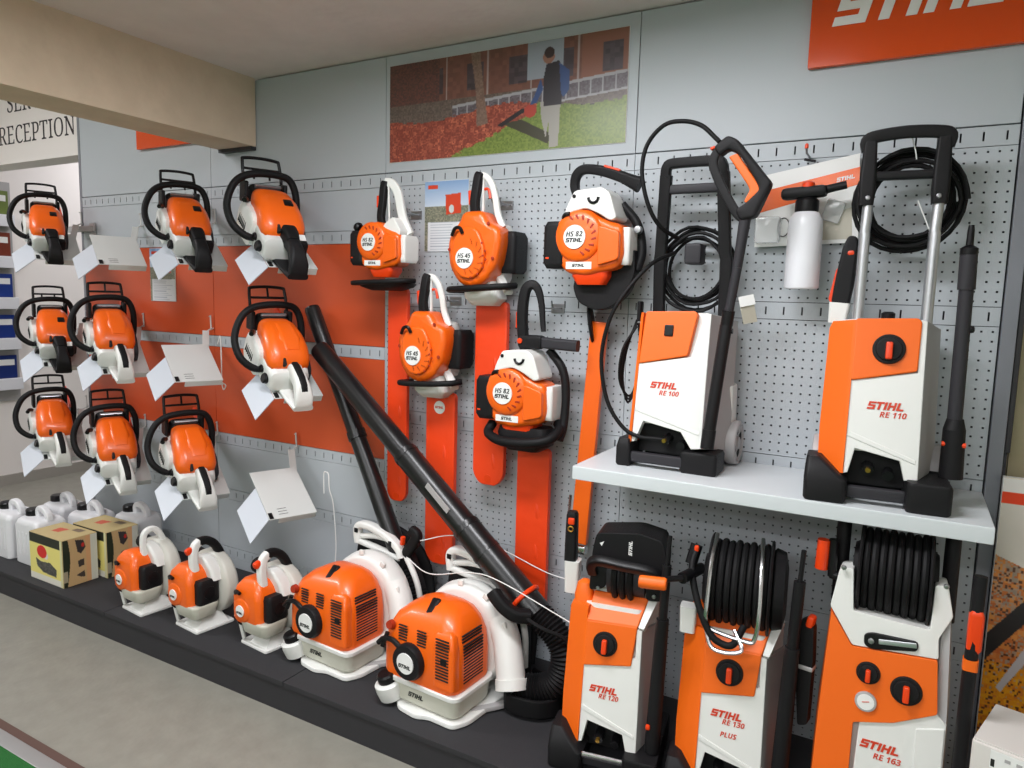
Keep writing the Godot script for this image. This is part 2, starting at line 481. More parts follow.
	for b in 4:
		var cx := b + 0.5
		part(w, "header_panel", one(rbox(V(0.998, 0.4248, 0.012), 0.002), tf(V(cx, 1.8635 + 0.2125, -0.006))), M.sheet_grey)
		for i in rails[b].size():
			var top: float = rails[b][i]
			part(w, "slot_rail", rail, M.sheet_grey).position = V(cx, top - 0.025, 0)
			var nxt: float = rails[b][i + 1] if i + 1 < rails[b].size() else 0.1
			var y1 := top - 0.05; var hgt := y1 - nxt
			if b >= 2 and i < 4 and hgt > 0.3:
				part(w, "peg_panel", peg, M.sheet_grey).transform = Transform3D(Basis.from_scale(V(1, hgt / 0.403, 1)), V(cx, y1 - hgt * 0.5, 0))
			elif hgt > 0.35 and b < 2 and i in [1, 2]:
				part(w, "panel", one(rbox(V(0.998, hgt - 0.0016, 0.012), 0.002), tf(V(cx, y1 - hgt * 0.5, -0.006))), M.panel_orange, 38.0, "orange metal back panel")
			else:
				part(w, "panel", one(rbox(V(0.998, hgt - 0.0016, 0.012), 0.002), tf(V(cx, y1 - hgt * 0.5, -0.006))), M.sheet_grey)
	# end post of the display
	part(w, "end_post", one(rbox(V(0.034, 2.28, 0.05), 0.003), tf(V(4.02, 1.14, -0.016))), M.upright_grey)
	part(w, "end_post", one(rbox(V(0.013, 1.25, 0.045), 0.003), tf(V(4.0445, 1.66, -0.022))), M.upright_dark, 38.0, "dark edge strip")
	part(w, "end_post", one(rbox(V(0.02, 2.28, 0.06), 0.003), tf(V(-0.012, 1.14, -0.03))), M.upright_grey)

	# platform of black boards
	var pl := thing("display_platform", "low black display platform running along the foot of the wall", "platform")
	for i in 4:
		var x0: float = [-0.3, 1.07, 2.07, 3.07][i]; var x1: float = [1.07, 2.07, 3.07, 3.975][i]
		part(pl, "board", one(rbox(V(x1 - x0 - 0.003, 0.018, 0.6), 0.002), tf(V((x0 + x1) * 0.5, 0.101, 0.305))), M.platform_black)
	part(pl, "plinth", one(box(V(4.26, 0.092, 0.015)), tf(V(1.838, 0.046, 0.593))), M.platform_black)
	part(pl, "plinth", one(box(V(0.015, 0.092, 0.57)), tf(V(3.965, 0.046, 0.3))), M.platform_black)
	part(pl, "plinth", one(box(V(0.015, 0.092, 0.57)), tf(V(-0.288, 0.046, 0.3))), M.platform_black)
	# metal shelf
	var sh := thing("wall_shelf", "pale grey metal shelf carrying two pressure washers", "shelf")
	part(sh, "tray", one(rbox(V(1.016, 0.012, 0.36), 0.003), tf(V(3.492, 0.9198, 0.181))), M.shelf_grey)
	part(sh, "front_lip", one(rbox(V(1.016, 0.038, 0.014), 0.003), tf(V(3.492, 0.9055, 0.3545))), M.shelf_grey)
	for s in [2.991, 3.993]:
		part(sh, "side_bracket", one(extr([V2(0.002, -0.008), V2(0.35, -0.008), V2(0.35, -0.036), V2(0.06, -0.075), V2(0.002, -0.075)], -0.002, 0.002, 0.0005), Transform3D(Basis(Vector3.UP, -PI / 2), V(s, 0.9258, 0))), M.shelf_grey)

func paint(w: int, h: int, f: Callable) -> ImageTexture:
	var im := Image.create(w, h, false, Image.FORMAT_RGB8)
	for y in h:
		for x in w: im.set_pixel(x, y, f.call((x + 0.5) / w, (y + 0.5) / h))
	return ImageTexture.create_from_image(im)
func print_mat(key: String, t: Texture2D, rough := 0.35) -> StandardMaterial3D:
	var m := mat(key, Color.WHITE, rough); m.albedo_texture = t; return m
# flat printed face in the xy plane, centred, with UVs
func face(w: float, h: float) -> ArrayMesh:
	var arr := []; arr.resize(Mesh.ARRAY_MAX)
	arr[Mesh.ARRAY_VERTEX] = PackedVector3Array([V(-w / 2, h / 2, 0), V(w / 2, h / 2, 0), V(w / 2, -h / 2, 0), V(-w / 2, -h / 2, 0)])
	arr[Mesh.ARRAY_NORMAL] = PackedVector3Array([V(0, 0, 1), V(0, 0, 1), V(0, 0, 1), V(0, 0, 1)])
	arr[Mesh.ARRAY_TEX_UV] = PackedVector2Array([V2(0, 0), V2(1, 0), V2(1, 1), V2(0, 1)])
	arr[Mesh.ARRAY_INDEX] = PackedInt32Array([0, 1, 2, 0, 2, 3])
	var m := ArrayMesh.new(); m.add_surface_from_arrays(Mesh.PRIMITIVE_TRIANGLES, arr)
	return m

# ---------------------------------------------------------------- pressure washers
func product_materials() -> void:
	mat("orange", Color(0.93, 0.385, 0.04), 0.38, 0.0, 0.22)
	mat("orange_satin", Color(0.93, 0.40, 0.035), 0.5)
	mat("orange_deep", Color(0.90, 0.25, 0.04), 0.38)
	mat("white_plastic", Color(0.88, 0.88, 0.865), 0.38)
	mat("grey_plastic", Color(0.66, 0.65, 0.65), 0.45)
	mat("tank", Color(0.79, 0.785, 0.73), 0.4)
	var b := mat("black_plastic", Color(0.105, 0.102, 0.108), 0.48)
	b.normal_enabled = true; b.normal_texture = grain_normal(0.35, 21, 3.0); b.normal_scale = 0.25; b.uv1_triplanar = true; b.uv1_scale = V(9, 9, 9)
	b.metallic_specular = 0.3
	mat("black_smooth", Color(0.075, 0.073, 0.08), 0.34).metallic_specular = 0.35
	mat("rubber", Color(0.08, 0.078, 0.083), 0.55).metallic_specular = 0.3
	mat("dark_grey", Color(0.19, 0.185, 0.2), 0.5).metallic_specular = 0.35
	mat("recess", Color(0.045, 0.045, 0.05), 0.8)
	mat("chrome", Color(0.80, 0.80, 0.81), 0.26, 1.0)
	mat("aluminium", Color(0.80, 0.81, 0.83), 0.3, 0.9)
	mat("steel", Color(0.62, 0.62, 0.63), 0.35, 0.9)
	mat("ink_red", Color(0.80, 0.22, 0.10), 0.5)
	mat("ink_black", Color(0.10, 0.10, 0.10), 0.5)
	mat("label_white", Color(0.90, 0.90, 0.89), 0.4)
	mat("brass", Color(0.75, 0.58, 0.26), 0.3, 0.9)
	mat("milky", Color(0.88, 0.88, 0.90), 0.35); mat("can_white", Color(0.86, 0.86, 0.87), 0.4)
	mat("board_brown", Color(0.74, 0.66, 0.48), 0.7); mat("carton_white", Color(0.84, 0.82, 0.80), 0.6)
	mat("pale_print", Color(0.74, 0.72, 0.66), 0.5)
	var bl := mat("blister", Color(0.92, 0.93, 0.94, 0.35), 0.12); bl.transparency = BaseMaterial3D.TRANSPARENCY_ALPHA
	var sc := mat("scabbard", Color(0.93, 0.27, 0.10), 0.36)
	sc.normal_enabled = true; sc.normal_texture = grain_normal(0.02, 22, 2.0); sc.normal_scale = 0.3; sc.uv1_triplanar = true; sc.uv1_scale = V(3, 3, 3)

func lean(deg: float) -> Transform3D: return Transform3D(Basis(Vector3.RIGHT, deg_to_rad(-deg)), Vector3.ZERO)

func dial(o: Node3D, at: Vector3, r: float, xf: Transform3D, pointer := -90.0) -> void:
	var d := part(o, "dial", Mb.new().put(disc(r, 0.007, 0.003, 28), xf * tf(at)).put(disc(r * 0.8, 0.012, 0.003, 24), xf * tf(at)), M.black_plastic, 38.0, "round black dial")
	part(d, "pointer", one(rbox(V(r * 0.42, r * 1.15, 0.02), 0.004), xf * tf(at + V(0, -r * 0.12, 0.014), 0, 0, 0)), M.orange_deep, 38.0, "orange dial pointer")

# housing shared by the small models; w: width factor
func washer_housing(o: Node3D, sloped: bool, base_w := 1.0, seam := 0.0, slim := false) -> void:
	var L := lean(8.0)
	# core, wider to the back
	var core := []
	for l in [[0.128, 1.0], [0.44, 0.97], [0.452, 0.94]]:
		var k: float = l[1]
		core.append(ring(rp([V2(-0.066 * k - seam, -0.016), V2(0.076 * k, -0.016), V2(0.122 * k, -0.15), V2(0.105 * k, -0.2), V2(-0.105 * k, -0.2), V2(-0.124 * k, -0.06)], 0.012), l[0]))
	part(o, "housing", one(loft(core), L), M.white_plastic)
	# white front shell with the notch at the foot
	var top := 0.405 if sloped else 0.452
	var wf := [V2(0.066, top), V2(0.0815, top - 0.004), V2(0.083, 0.265), V2(0.086, 0.072), V2(0.058, 0.068), V2(0.046 - seam * 0.5, 0.113), V2(-0.052 - seam * 0.8, 0.133), V2(-0.064 - seam, 0.073), V2(-0.0735 - seam, 0.07), V2(-0.0735 - seam, 0.298), V2(0.068 - seam * 0.8, 0.326)]
	part(o, "front_shell", one(extr(wf, -0.022, 0.0, 0.0025), L), M.white_plastic)
	part(o, "crease", one(extr([V2(-0.0715 - seam, 0.176), V2(0.078, 0.118), V2(0.078, 0.108), V2(-0.0715 - seam, 0.162)], -0.004, 0.0022, 0.0018), L), M.white_plastic)
	# right flank
	var fl := []
	for l in [[0.072, 0.086, 0.132], [top - 0.004, 0.0815, 0.124]]:
		fl.append(PackedVector3Array([V(l[1], l[0], -0.002), V(l[2], l[0], -0.15), V(l[2] - 0.012, l[0], -0.155), V(l[1] - 0.015, l[0], -0.012)]))
	part(o, "side_panel", one(loft(fl), L), M.grey_plastic)
	# orange left flank and front panel
	var fr := []
	for l in [[0.07, 0.074, 0.132], [0.086, 0.0745, 0.134], [0.18, 0.073, 0.136], [0.43, 0.071, 0.131], [0.447, 0.07, 0.124]]:
		fr.append(PackedVector3Array([V(-l[1] - seam, l[0], 0.003), V(-l[1] - 0.009 - seam, l[0], -0.001), V(-l[2], l[0], -0.045), V(-l[2] + 0.008, l[0], -0.15), V(-l[1] + 0.002 - seam, l[0], -0.15), V(-l[1] + 0.0005 - seam, l[0], -0.006)]))
	part(o, "side_panel", one(loft(fr), L), M.orange_satin)
	if not sloped:
		part(o, "control_panel", one(extr(rp([V2(-0.0725 - seam, 0.298), V2(0.068 - seam, 0.328), V2(0.07 - seam * 0.6, 0.446), V2(0.062 - seam * 0.6, 0.455), V2(-0.0725 - seam * 0.8, 0.45)], 0.006, 2), -0.02, 0.005, 0.003), L), M.orange_satin)
	else:
		part(o, "control_panel", one(extr(rp([V2(-0.0725, 0.284), V2(0.058, 0.303), V2(0.069, 0.412), V2(-0.0725, 0.409)], 0.004, 2), -0.02, 0.005, 0.003), L), M.orange_satin)
		var s := Transform3D(Basis(Vector3.RIGHT, deg_to_rad(-42.0)), L * V(0, 0.409, 0.0))
		part(o, "control_panel", one(extr(rp([V2(-0.0725, -0.003), V2(0.069, 0.0), V2(0.088, 0.085), V2(-0.066, 0.085)], 0.004, 2), -0.03, 0.0045, 0.003), s), M.orange_satin)
		part(o, "side_panel", one(rloft([[-0.05, 0.03, 0.03, 0.02], [0.03, 0.028, 0.03, 0.02], [0.062, 0.02, 0.022, 0.016], [0.07, 0.008, 0.01, 0.006]], 4), L * tf(V(-0.094, 0.435, -0.062), 0, 0, 4)), M.orange_satin)
		part(o, "top_cover", one(extr(rp([V2(0.0705, 0.0), V2(0.086, -0.002), V2(0.118, 0.1), V2(-0.10, 0.1), V2(-0.075, 0.087), V2(0.0895, 0.087)], 0.003, 2), -0.03, 0.002, 0.003), s), M.white_plastic)
	# base: two feet, back tray, bar
	if slim:
		part(o, "foot", one(rloft([[0.0, 0.018, 0.06, 0.008], [0.006, 0.022, 0.064, 0.01], [0.055, 0.022, 0.064, 0.01], [0.078, 0.016, 0.05, 0.008, -0.003]], 3), tf(V(-0.133, 0, -0.05))), M.black_plastic)
		part(o, "foot", one(rloft([[0.0, 0.048, 0.05, 0.01], [0.006, 0.052, 0.054, 0.012], [0.052, 0.052, 0.054, 0.012], [0.06, 0.048, 0.05, 0.01]], 3), tf(V(0.082, 0, -0.05))), M.black_plastic)
	else:
		part(o, "foot", one(rloft([[0.0, 0.044, 0.07, 0.012], [0.006, 0.048, 0.074, 0.014], [0.055, 0.049, 0.074, 0.014], [0.085, 0.03, 0.06, 0.012, -0.018], [0.105, 0.016, 0.04, 0.01, -0.03]], 3), tf(V(-0.112 * base_w, 0, -0.045))), M.black_plastic)
		part(o, "foot", one(rloft([[0.0, 0.044, 0.07, 0.012], [0.006, 0.048, 0.074, 0.014], [0.064, 0.048, 0.074, 0.014], [0.071, 0.044, 0.07, 0.012]], 3), tf(V(0.109 * base_w, 0, -0.045))), M.black_plastic)
	part(o, "base_tray", one(rbox(V(0.22 if slim else 0.3, 0.075, 0.14), 0.012), tf(V(0, 0.0375, -0.18))), M.black_plastic)
	part(o, "recess", one(rbox(V(0.13 + seam, 0.1, 0.03), 0.004), tf(V(-seam * 0.6, 0.085, -0.078))), M.recess)
	part(o, "cross_bar", one(rbox(V(0.13 + seam * 0.6, 0.03, 0.02), 0.006), tf(V(-seam * 0.9, 0.028, -0.006))), M.dark_grey)
	part(o, "coupling", one(pipe(V(-0.02, 0.085, -0.07), V(-0.02, 0.08, -0.02), 0.013, 12)), M.black_smooth)
	part(o, "coupling", one(pipe(V(0.025, 0.075, -0.07), V(0.025, 0.07, -0.025), 0.012, 12)), M.black_smooth)
	part(o, "coupling", one(pipe(V(-0.02, 0.083, -0.022), V(-0.02, 0.082, -0.01), 0.006, 8)), M.brass)

func wheels(o: Node3D, x: float, z: float, r := 0.066) -> void:
	for s in [-1, 1]:
		var t := tf(V(x * s, r, z), 0, 90.0 * s)
		var wh := part(o, "wheel", one(Transform3D(Basis(Vector3.RIGHT, PI / 2), Vector3.ZERO) * lathe([[r * 0.82, 0], [r * 0.97, 0.002], [r, 0.008], [r, 0.026], [r * 0.97, 0.032], [r * 0.84, 0.034], [r * 0.8, 0.029], [r * 0.3, 0.026], [r * 0.26, 0.033], [0.001, 0.034]], 28), t), M.grey_plastic)
		for k in 4:
			var a := PI / 2 * k + 0.4
			part(wh, "wheel_slot", one(rbox(V(r * 0.26, r * 0.36, 0.004), 0.0018), t * Transform3D(Basis(Vector3.BACK, a), V(cos(a), sin(a), 0) * r * 0.55 + V(0, 0, 0.0275))), M.recess)

func coil(c: Vector3, R: float, turns: int, r: float, seed_: int, squash := 1.0) -> Mb:
	var g := RandomNumberGenerator.new(); g.seed = seed_
	var mb := Mb.new(); var pts := []
	for k in turns * 14 + 1:
		var a := TAU * k / 14.0
		var u := float(k) / (turns * 14)
		var rr_ := R * (0.86 + 0.15 * sin(u * 11.0 + seed_)) + g.randf_range(-0.003, 0.003)
		pts.append(c + V(cos(a) * rr_, sin(a) * rr_ * squash, r * 2.1 * (turns * 0.5 - u * turns) * 0.55 + g.randf_range(-0.002, 0.002)))
	return mb.put(tube(spline(pts, 2), r, 8))

# spray gun lying in its own xy plane: grip loop at top left, barrel running down from the origin
func gun_shape(o: Node3D) -> void:
	var body := rp([V2(-0.070, 0.185), V2(-0.035, 0.213), V2(-0.008, 0.20), V2(0.028, 0.155), V2(0.068, 0.105), V2(0.085, 0.085), V2(0.075, 0.06), V2(0.05, 0.0), V2(0.012, -0.01), V2(-0.004, 0.02), V2(0.022, 0.036), V2(0.056, 0.07), V2(0.036, 0.105), V2(0.0, 0.16), V2(-0.03, 0.178), V2(-0.052, 0.16)], 0.010, 3)
	part(o, "gun_body", one(extr(body, -0.02, 0.02, 0.007)), M.black_plastic)
	part(o, "hand_guard", one(sweep(spline([V(-0.06, 0.18, 0), V(-0.072, 0.15, 0), V(-0.06, 0.112, 0), V(-0.03, 0.055, 0), V(0.0, 0.01, 0), V(0.02, -0.005, 0)], 5), rr(0.012, 0.0075, 0.005, 2), V(0, 0, 1))), M.black_plastic)
	part(o, "trigger", one(extr(rp([V2(-0.03, 0.158), V2(-0.008, 0.166), V2(0.05, 0.085), V2(0.058, 0.066), V2(0.026, 0.036), V2(0.016, 0.04), V2(0.03, 0.07), V2(0.022, 0.085)], 0.005, 3), -0.013, 0.013, 0.004)), M.orange_satin, 38.0, "orange trigger")
	part(o, "safety_catch", one(rbox(V(0.014, 0.008, 0.016), 0.003), tf(V(-0.074, 0.185, 0), 0, 0, 20)), M.orange_deep)

func build_washers() -> void:
	# --- small washer on the shelf, black frame handle
	var o := thing("pressure_washer", "small orange and white pressure washer with black frame handle on the left of the shelf", "pressure washer", tf(V(3.235, 0.9259, 0.262)), "pressure washers")
	washer_housing(o, false, 0.98, 0.042, true)
	var L := lean(8.0)
	part(o, "switch", one(rbox(V(0.026, 0.032, 0.008), 0.003), L * tf(V(-0.033, 0.397, 0.006))), M.black_smooth, 38.0, "black rocker switch")
	part(o, "lettering", mark(0.0185), M.ink_red).transform = L * tf(V(-0.034, 0.24, 0.0005))
	part(o, "lettering", letters("RE 100", 0.0135, 0.2), M.ink_red).transform = L * tf(V(-0.018, 0.218, 0.0006))
	var fr := Mb.new()
	for s in [-1, 1]:
		fr.put(sweep([V(0.098 * s - 0.008, 0.10, -0.205), V(0.098 * s - 0.008, 0.60, -0.165), V(0.094 * s - 0.008, 0.62, -0.158), V(0.082 * s - 0.008, 0.84, -0.135)], rr(0.017, 0.014, 0.006, 2), V(0, 0, 1)))
	part(o, "handle_frame", fr, M.black_plastic)
	part(o, "handle_grip", one(sweep(spline([V(-0.092, 0.835, -0.135), V(-0.088, 0.862, -0.132), V(-0.066, 0.872, -0.132), V(0.05, 0.872, -0.132), V(0.07, 0.862, -0.132), V(0.075, 0.835, -0.135)], 5), rr(0.014, 0.015, 0.006, 2), V(0, 0, 1))), M.black_plastic)
	part(o, "cross_bar", one(rbox(V(0.17, 0.026, 0.026), 0.006), tf(V(-0.008, 0.80, -0.142))), M.dark_grey)
	part(o, "hose_hook", one(rbox(V(0.05, 0.06, 0.06), 0.008), tf(V(-0.002, 0.615, -0.165))), M.dark_grey)
	part(o, "hose_coil", coil(V(-0.005, 0.575, -0.195), 0.118, 6, 0.0052, 3, 1.05), M.rubber)
	part(o, "hose", one(tube(spline([V(0.084, 0.9, -0.03), V(0.07, 0.914, -0.036), V(0.03, 0.95, -0.042), V(-0.02, 0.966, -0.042), V(-0.075, 0.96, -0.042), V(-0.121, 0.91, -0.042), V(-0.132, 0.836, -0.042), V(-0.113, 0.749, -0.05), V(-0.085, 0.69, -0.08), V(-0.05, 0.66, -0.15)], 6), 0.0062, 10)), M.rubber)
	part(o, "hose", one(tube(spline([V(-0.06, 0.62, -0.16), V(-0.10, 0.58, -0.06), V(-0.16, 0.49, -0.01), V(-0.198, 0.409, 0.0), V(-0.215, 0.30, 0.0), V(-0.192, 0.184, 0.0), V(-0.144, 0.112, -0.004), V(-0.095, 0.087, -0.008), V(-0.045, 0.085, -0.015), V(-0.02, 0.083, -0.02)], 6), 0.006, 10)), M.rubber)
	var cable := Mb.new()
	for k in 3:
		cable.put(tube(spline([V(-0.150, 0.42 - k * 0.01, -0.11), V(-0.175 - k * 0.004, 0.33, -0.10 + k * 0.006), V(-0.184 - k * 0.003, 0.24, -0.10 + k * 0.006), V(-0.165, 0.17 + k * 0.01, -0.10), V(-0.148, 0.22, -0.115), V(-0.14, 0.34, -0.12), V(-0.147, 0.41, -0.115)], 4), 0.004, 6))
	part(o, "power_cable", cable, M.rubber)
	part(o, "cable_hook", one(rbox(V(0.012, 0.06, 0.03), 0.004), tf(V(-0.145, 0.445, -0.12))), M.black_plastic)
	wheels(o, 0.118, -0.2)
	part(o, "side_panel", one(rbox(V(0.02, 0.13, 0.06), 0.008), tf(V(0.122, 0.175, -0.2), 8)), M.white_plastic)
	# its gun and lance
	var g := thing("spray_lance", "black spray gun with orange trigger on a long lance at the small shelf washer", "spray lance", tf(V(3.235 + 0.142, 0.926 + 0.70, 0.232)), "spray guns and lances")
	gun_shape(g)
	part(g, "lance", Mb.new().put(pipe(V(0.022, 0.01, 0), V(0.008, -0.13, 0), 0.0155, 14, 0.0125)).put(pipe(V(0.008, -0.13, 0), V(-0.008, -0.25, -0.004), 0.0125, 14)), M.dark_grey)
	part(g, "lance_coupling", Mb.new().put(pipe(V(-0.008, -0.245, -0.004), V(-0.012, -0.285, -0.005), 0.017, 14)).put(pipe(V(-0.026, -0.30, -0.005), V(0.006, -0.30, -0.005), 0.007, 8)), M.black_smooth)
	part(g, "nozzle_tube", Mb.new().put(pipe(V(-0.012, -0.285, 0.0), V(-0.034, -0.585, 0.03), 0.0165, 14)).put(pipe(V(-0.033, -0.57, 0.029), V(-0.036, -0.622, 0.034), 0.0185, 14)), M.black_plastic)

	# --- washer with silver telescopic handle
	o = thing("pressure_washer", "orange and white pressure washer with silver tube handle on the right of the shelf", "pressure washer", tf(V(3.76, 0.9259, 0.318), 0, 4), "pressure washers")
	washer_housing(o, false)
	dial(o, V(0.004, 0.378, 0.004), 0.036, L)
	part(o, "lettering", mark(0.019), M.ink_red).transform = L * tf(V(0.008, 0.241, 0.0005))
	part(o, "lettering", letters("RE 110", 0.0135, 0.2), M.ink_red).transform = L * tf(V(0.024, 0.22, 0.0006))
	for s in [0, 1]:
		var x: float = [-0.068, 0.086][s]
		part(o, "handle_tube", Mb.new().put(pipe(V(x, 0.42, -0.16), V(x, 0.66, -0.16), 0.0135, 16)).put(pipe(V(x, 0.66, -0.16), V(x + 0.002, 0.74, -0.16), 0.0125, 16)), M.aluminium)
		part(o, "handle_socket", one(rloft([[0.728, 0.017, 0.018, 0.008], [0.76, 0.019, 0.02, 0.008], [0.80, 0.019, 0.02, 0.008], [0.86, 0.016, 0.016, 0.006], [0.885, 0.015, 0.015, 0.006]], 3), tf(V(x + 0.003 * (s * 2 - 1), 0, -0.16))), M.black_plastic)
		part(o, "bolt", one(disc(0.006, 0.005, 0.002, 10), tf(V(x, 0.745, -0.142))), M.steel)
	part(o, "handle_grip", one(sweep(spline([V(-0.076, 0.862, -0.16), V(-0.08, 0.886, -0.158), V(-0.058, 0.896, -0.156), V(0.01, 0.902, -0.154), V(0.08, 0.898, -0.156), V(0.1, 0.889, -0.158), V(0.096, 0.864, -0.16)], 4), rr(0.015, 0.013, 0.006, 2), V(0, 0, 1))), M.black_plastic)
	part(o, "cross_bar", one(rbox(V(0.17, 0.02, 0.03), 0.005), tf(V(0.009, 0.80, -0.162))), M.black_plastic)
	part(o, "cap", one(lathe([[0.014, 0.0], [0.016, 0.004], [0.016, 0.018], [0.010, 0.022]], 14), tf(V(0.0, 0.442, -0.14))), M.black_smooth)
	part(o, "hose_coil", coil(V(0.028, 0.742, -0.22), 0.125, 8, 0.0058, 8, 1.0), M.rubber)
	part(o, "cable_tie", Mb.new().put(tube(spline([V(0.02, 0.895, -0.18), V(0.03, 0.86, -0.178), V(0.034, 0.84, -0.18)], 3), 0.0015, 5)).put(tube(spline([V(0.045, 0.74, -0.18), V(0.07, 0.68, -0.175), V(0.088, 0.64, -0.18)], 3), 0.0015, 5)), M.label_white)
	wheels(o, 0.118, -0.19)
	g = thing("spray_gun", "black spray gun handle held at the left of the silver handled shelf washer", "spray gun", tf(V(3.629, 0.926 + 0.43, 0.11), 0, 0, -4), "spray guns and lances")
	part(g, "grip", one(extr(rp([V2(-0.022, 0.05), V2(0.022, 0.04), V2(0.026, 0.1), V2(0.024, 0.2), V2(0.017, 0.228), V2(-0.004, 0.23), V2(-0.014, 0.2), V2(-0.02, 0.12)], 0.01, 3), -0.016, 0.016, 0.006)), M.black_plastic)
	part(g, "trigger", one(extr(rp([V2(-0.03, 0.06), V2(-0.02, 0.05), V2(-0.013, 0.15), V2(-0.022, 0.14)], 0.004, 2), -0.009, 0.009, 0.003)), M.orange_deep, 38.0, "orange trigger")
	part(g, "safety_catch", one(rbox(V(0.018, 0.014, 0.034), 0.004), tf(V(0.008, 0.185, 0), 0, 0, 10)), M.orange_deep)
	part(g, "holder", one(rloft([[0.0, 0.022, 0.02, 0.008], [0.03, 0.024, 0.022, 0.008], [0.054, 0.026, 0.022, 0.008]], 3)), M.white_plastic)
	g = thing("spray_lance", "long dark spray lance standing upright at the right of the silver handled washer", "spray lance", tf(V(3.76 + 0.148, 0.926, 0.225)), "spray guns and lances")
	part(g, "lance", Mb.new().put(pipe(V(0.004, 0.075, 0), V(0.0, 0.52, 0), 0.0165, 14, 0.0155)).put(pipe(V(0.0, 0.52, 0), V(-0.002, 0.60, 0), 0.019, 14, 0.0185)), M.dark_grey)
	part(g, "tip", one(lathe([[0.0185, 0.6], [0.019, 0.615], [0.008, 0.622], [0.0075, 0.655], [0.006, 0.668]], 12), tf(V(-0.002, 0, 0))), M.black_smooth)
	part(g, "nozzle", Mb.new().put(pipe(V(0.006, 0.072, 0), V(0.004, 0.19, 0), 0.026, 16, 0.024)).put(pipe(V(0.004, 0.19, 0), V(0.004, 0.215, 0), 0.024, 16, 0.018)), M.black_plastic)
	part(g, "nozzle_ring", one(pipe(V(-0.02, 0.155, 0.012), V(0.03, 0.155, 0.012), 0.006, 8)), M.orange_deep)
	part(g, "clip", one(rbox(V(0.038, 0.018, 0.03), 0.006), tf(V(0.006, 0.428, -0.008))), M.black_smooth)

	# --- washer on the platform with crank reel, left
	o = thing("pressure_washer", "orange and white pressure washer with a black hose reel box on the platform", "pressure washer", tf(V(3.16, 0.1101, 0.478), 0, 10), "pressure washers")
	washer_housing(o, true, 0.93)
	dial(o, V(-0.016, 0.352, 0.004), 0.034, L)
	part(o, "lettering", mark(0.0185), M.ink_red).transform = L * tf(V(-0.012, 0.225, 0.0005))
	part(o, "lettering", letters("RE 120", 0.013, 0.2), M.ink_red).transform = L * tf(V(0.002, 0.206, 0.0006))
	part(o, "cross_bar", one(rbox(V(0.12, 0.016, 0.012), 0.005), tf(V(0.0, 0.05, 0.012))), M.chrome, 38.0, "chrome bar")
	reel_box(o)
	g = thing("spray_lance", "black spray lance standing at the right side of the reel box washer", "spray lance", tf(V(3.16, 0.11, 0.478), 0, 10), "spray guns and lances")
	part(g, "lance", Mb.new().put(pipe(V(0.126, 0.074, -0.035), V(0.136, 0.45, -0.04), 0.021, 14, 0.017)).put(pipe(V(0.136, 0.45, -0.04), V(0.14, 0.60, -0.04), 0.012, 12)).put(pipe(V(0.14, 0.60, -0.04), V(0.144, 0.68, -0.04), 0.006, 8)), M.black_plastic)
	part(g, "nozzle_ring", one(rbox(V(0.012, 0.014, 0.012), 0.004), tf(V(0.114, 0.15, -0.018))), M.orange_deep)
	g = thing("spray_gun", "dark spray gun handle with a yellow ring mark behind the reel box washer", "spray gun", tf(V(3.16, 0.11, 0.478), 0, 10), "spray guns and lances")
	part(g, "grip", one(rloft([[0.515, 0.018, 0.02, 0.008], [0.60, 0.017, 0.02, 0.008], [0.655, 0.016, 0.018, 0.008], [0.665, 0.012, 0.014, 0.006]], 3), tf(V(-0.16, 0, -0.2))), M.black_plastic)
	part(g, "safety_catch", one(rbox(V(0.02, 0.02, 0.01), 0.004), tf(V(-0.158, 0.64, -0.18))), M.orange_deep)
	part(g, "ring_mark", one(tube(arc(V(-0.159, 0.617, -0.178), V(0.0075, 0, 0), V(0, 0.0075, 0), 0, 345, 14), 0.0022, 6)), M.brass)
	part(g, "holder", one(rloft([[0.42, 0.02, 0.02, 0.008], [0.49, 0.022, 0.022, 0.008], [0.517, 0.023, 0.023, 0.008]], 3), tf(V(-0.153, 0, -0.2), 0, 0, 0)), M.white_plastic)

	# --- washer with wire hose drum, middle
	o = thing("pressure_washer", "platform pressure washer with an open hose drum in a chrome wire frame", "pressure washer", tf(V(3.478, 0.1101, 0.452), 0, 7), "pressure washers")
	washer_housing(o, true, 0.9)
	dial(o, V(-0.006, 0.352, 0.004), 0.034, L)
	part(o, "lettering", mark(0.0185), M.ink_red).transform = L * tf(V(-0.005, 0.241, 0.0005))
	part(o, "lettering", letters("RE 130", 0.013, 0.2), M.ink_red).transform = L * tf(V(0.012, 0.222, 0.0006))
	part(o, "lettering", letters("PLUS", 0.0125, 0.2), M.ink_red).transform = L * tf(V(0.002, 0.19, 0.0006))
	hose_drum(o, V(0.0, 0.545, -0.16), 0.122, 0.076, 0.052)
	part(o, "drum_motor", one(lathe([[0.1, 0.0], [0.108, 0.006], [0.1, 0.03], [0.06, 0.038]], 28), Transform3D(Basis(Vector3.BACK, -PI / 2), V(0.08, 0.545, -0.16))), M.black_plastic)
	part(o, "wire_frame", Mb.new().put(tube(spline([V(-0.066, 0.675, -0.15), V(-0.068, 0.63, -0.055), V(-0.07, 0.53, -0.022), V(-0.07, 0.485, -0.018), V(-0.05, 0.466, -0.016), V(0.03, 0.452, -0.016), V(0.05, 0.462, -0.018), V(0.056, 0.53, -0.022), V(0.054, 0.63, -0.055), V(0.05, 0.678, -0.15)], 5), 0.0058, 8)).put(tube(spline([V(-0.072, 0.475, -0.03), V(-0.055, 0.435, 0.0), V(-0.03, 0.424, 0.006), V(0.008, 0.428, 0.006), V(0.022, 0.44, 0.0), V(0.0, 0.47, -0.03)], 5), 0.0055, 8)), M.chrome, 38.0, "chrome wire frame")
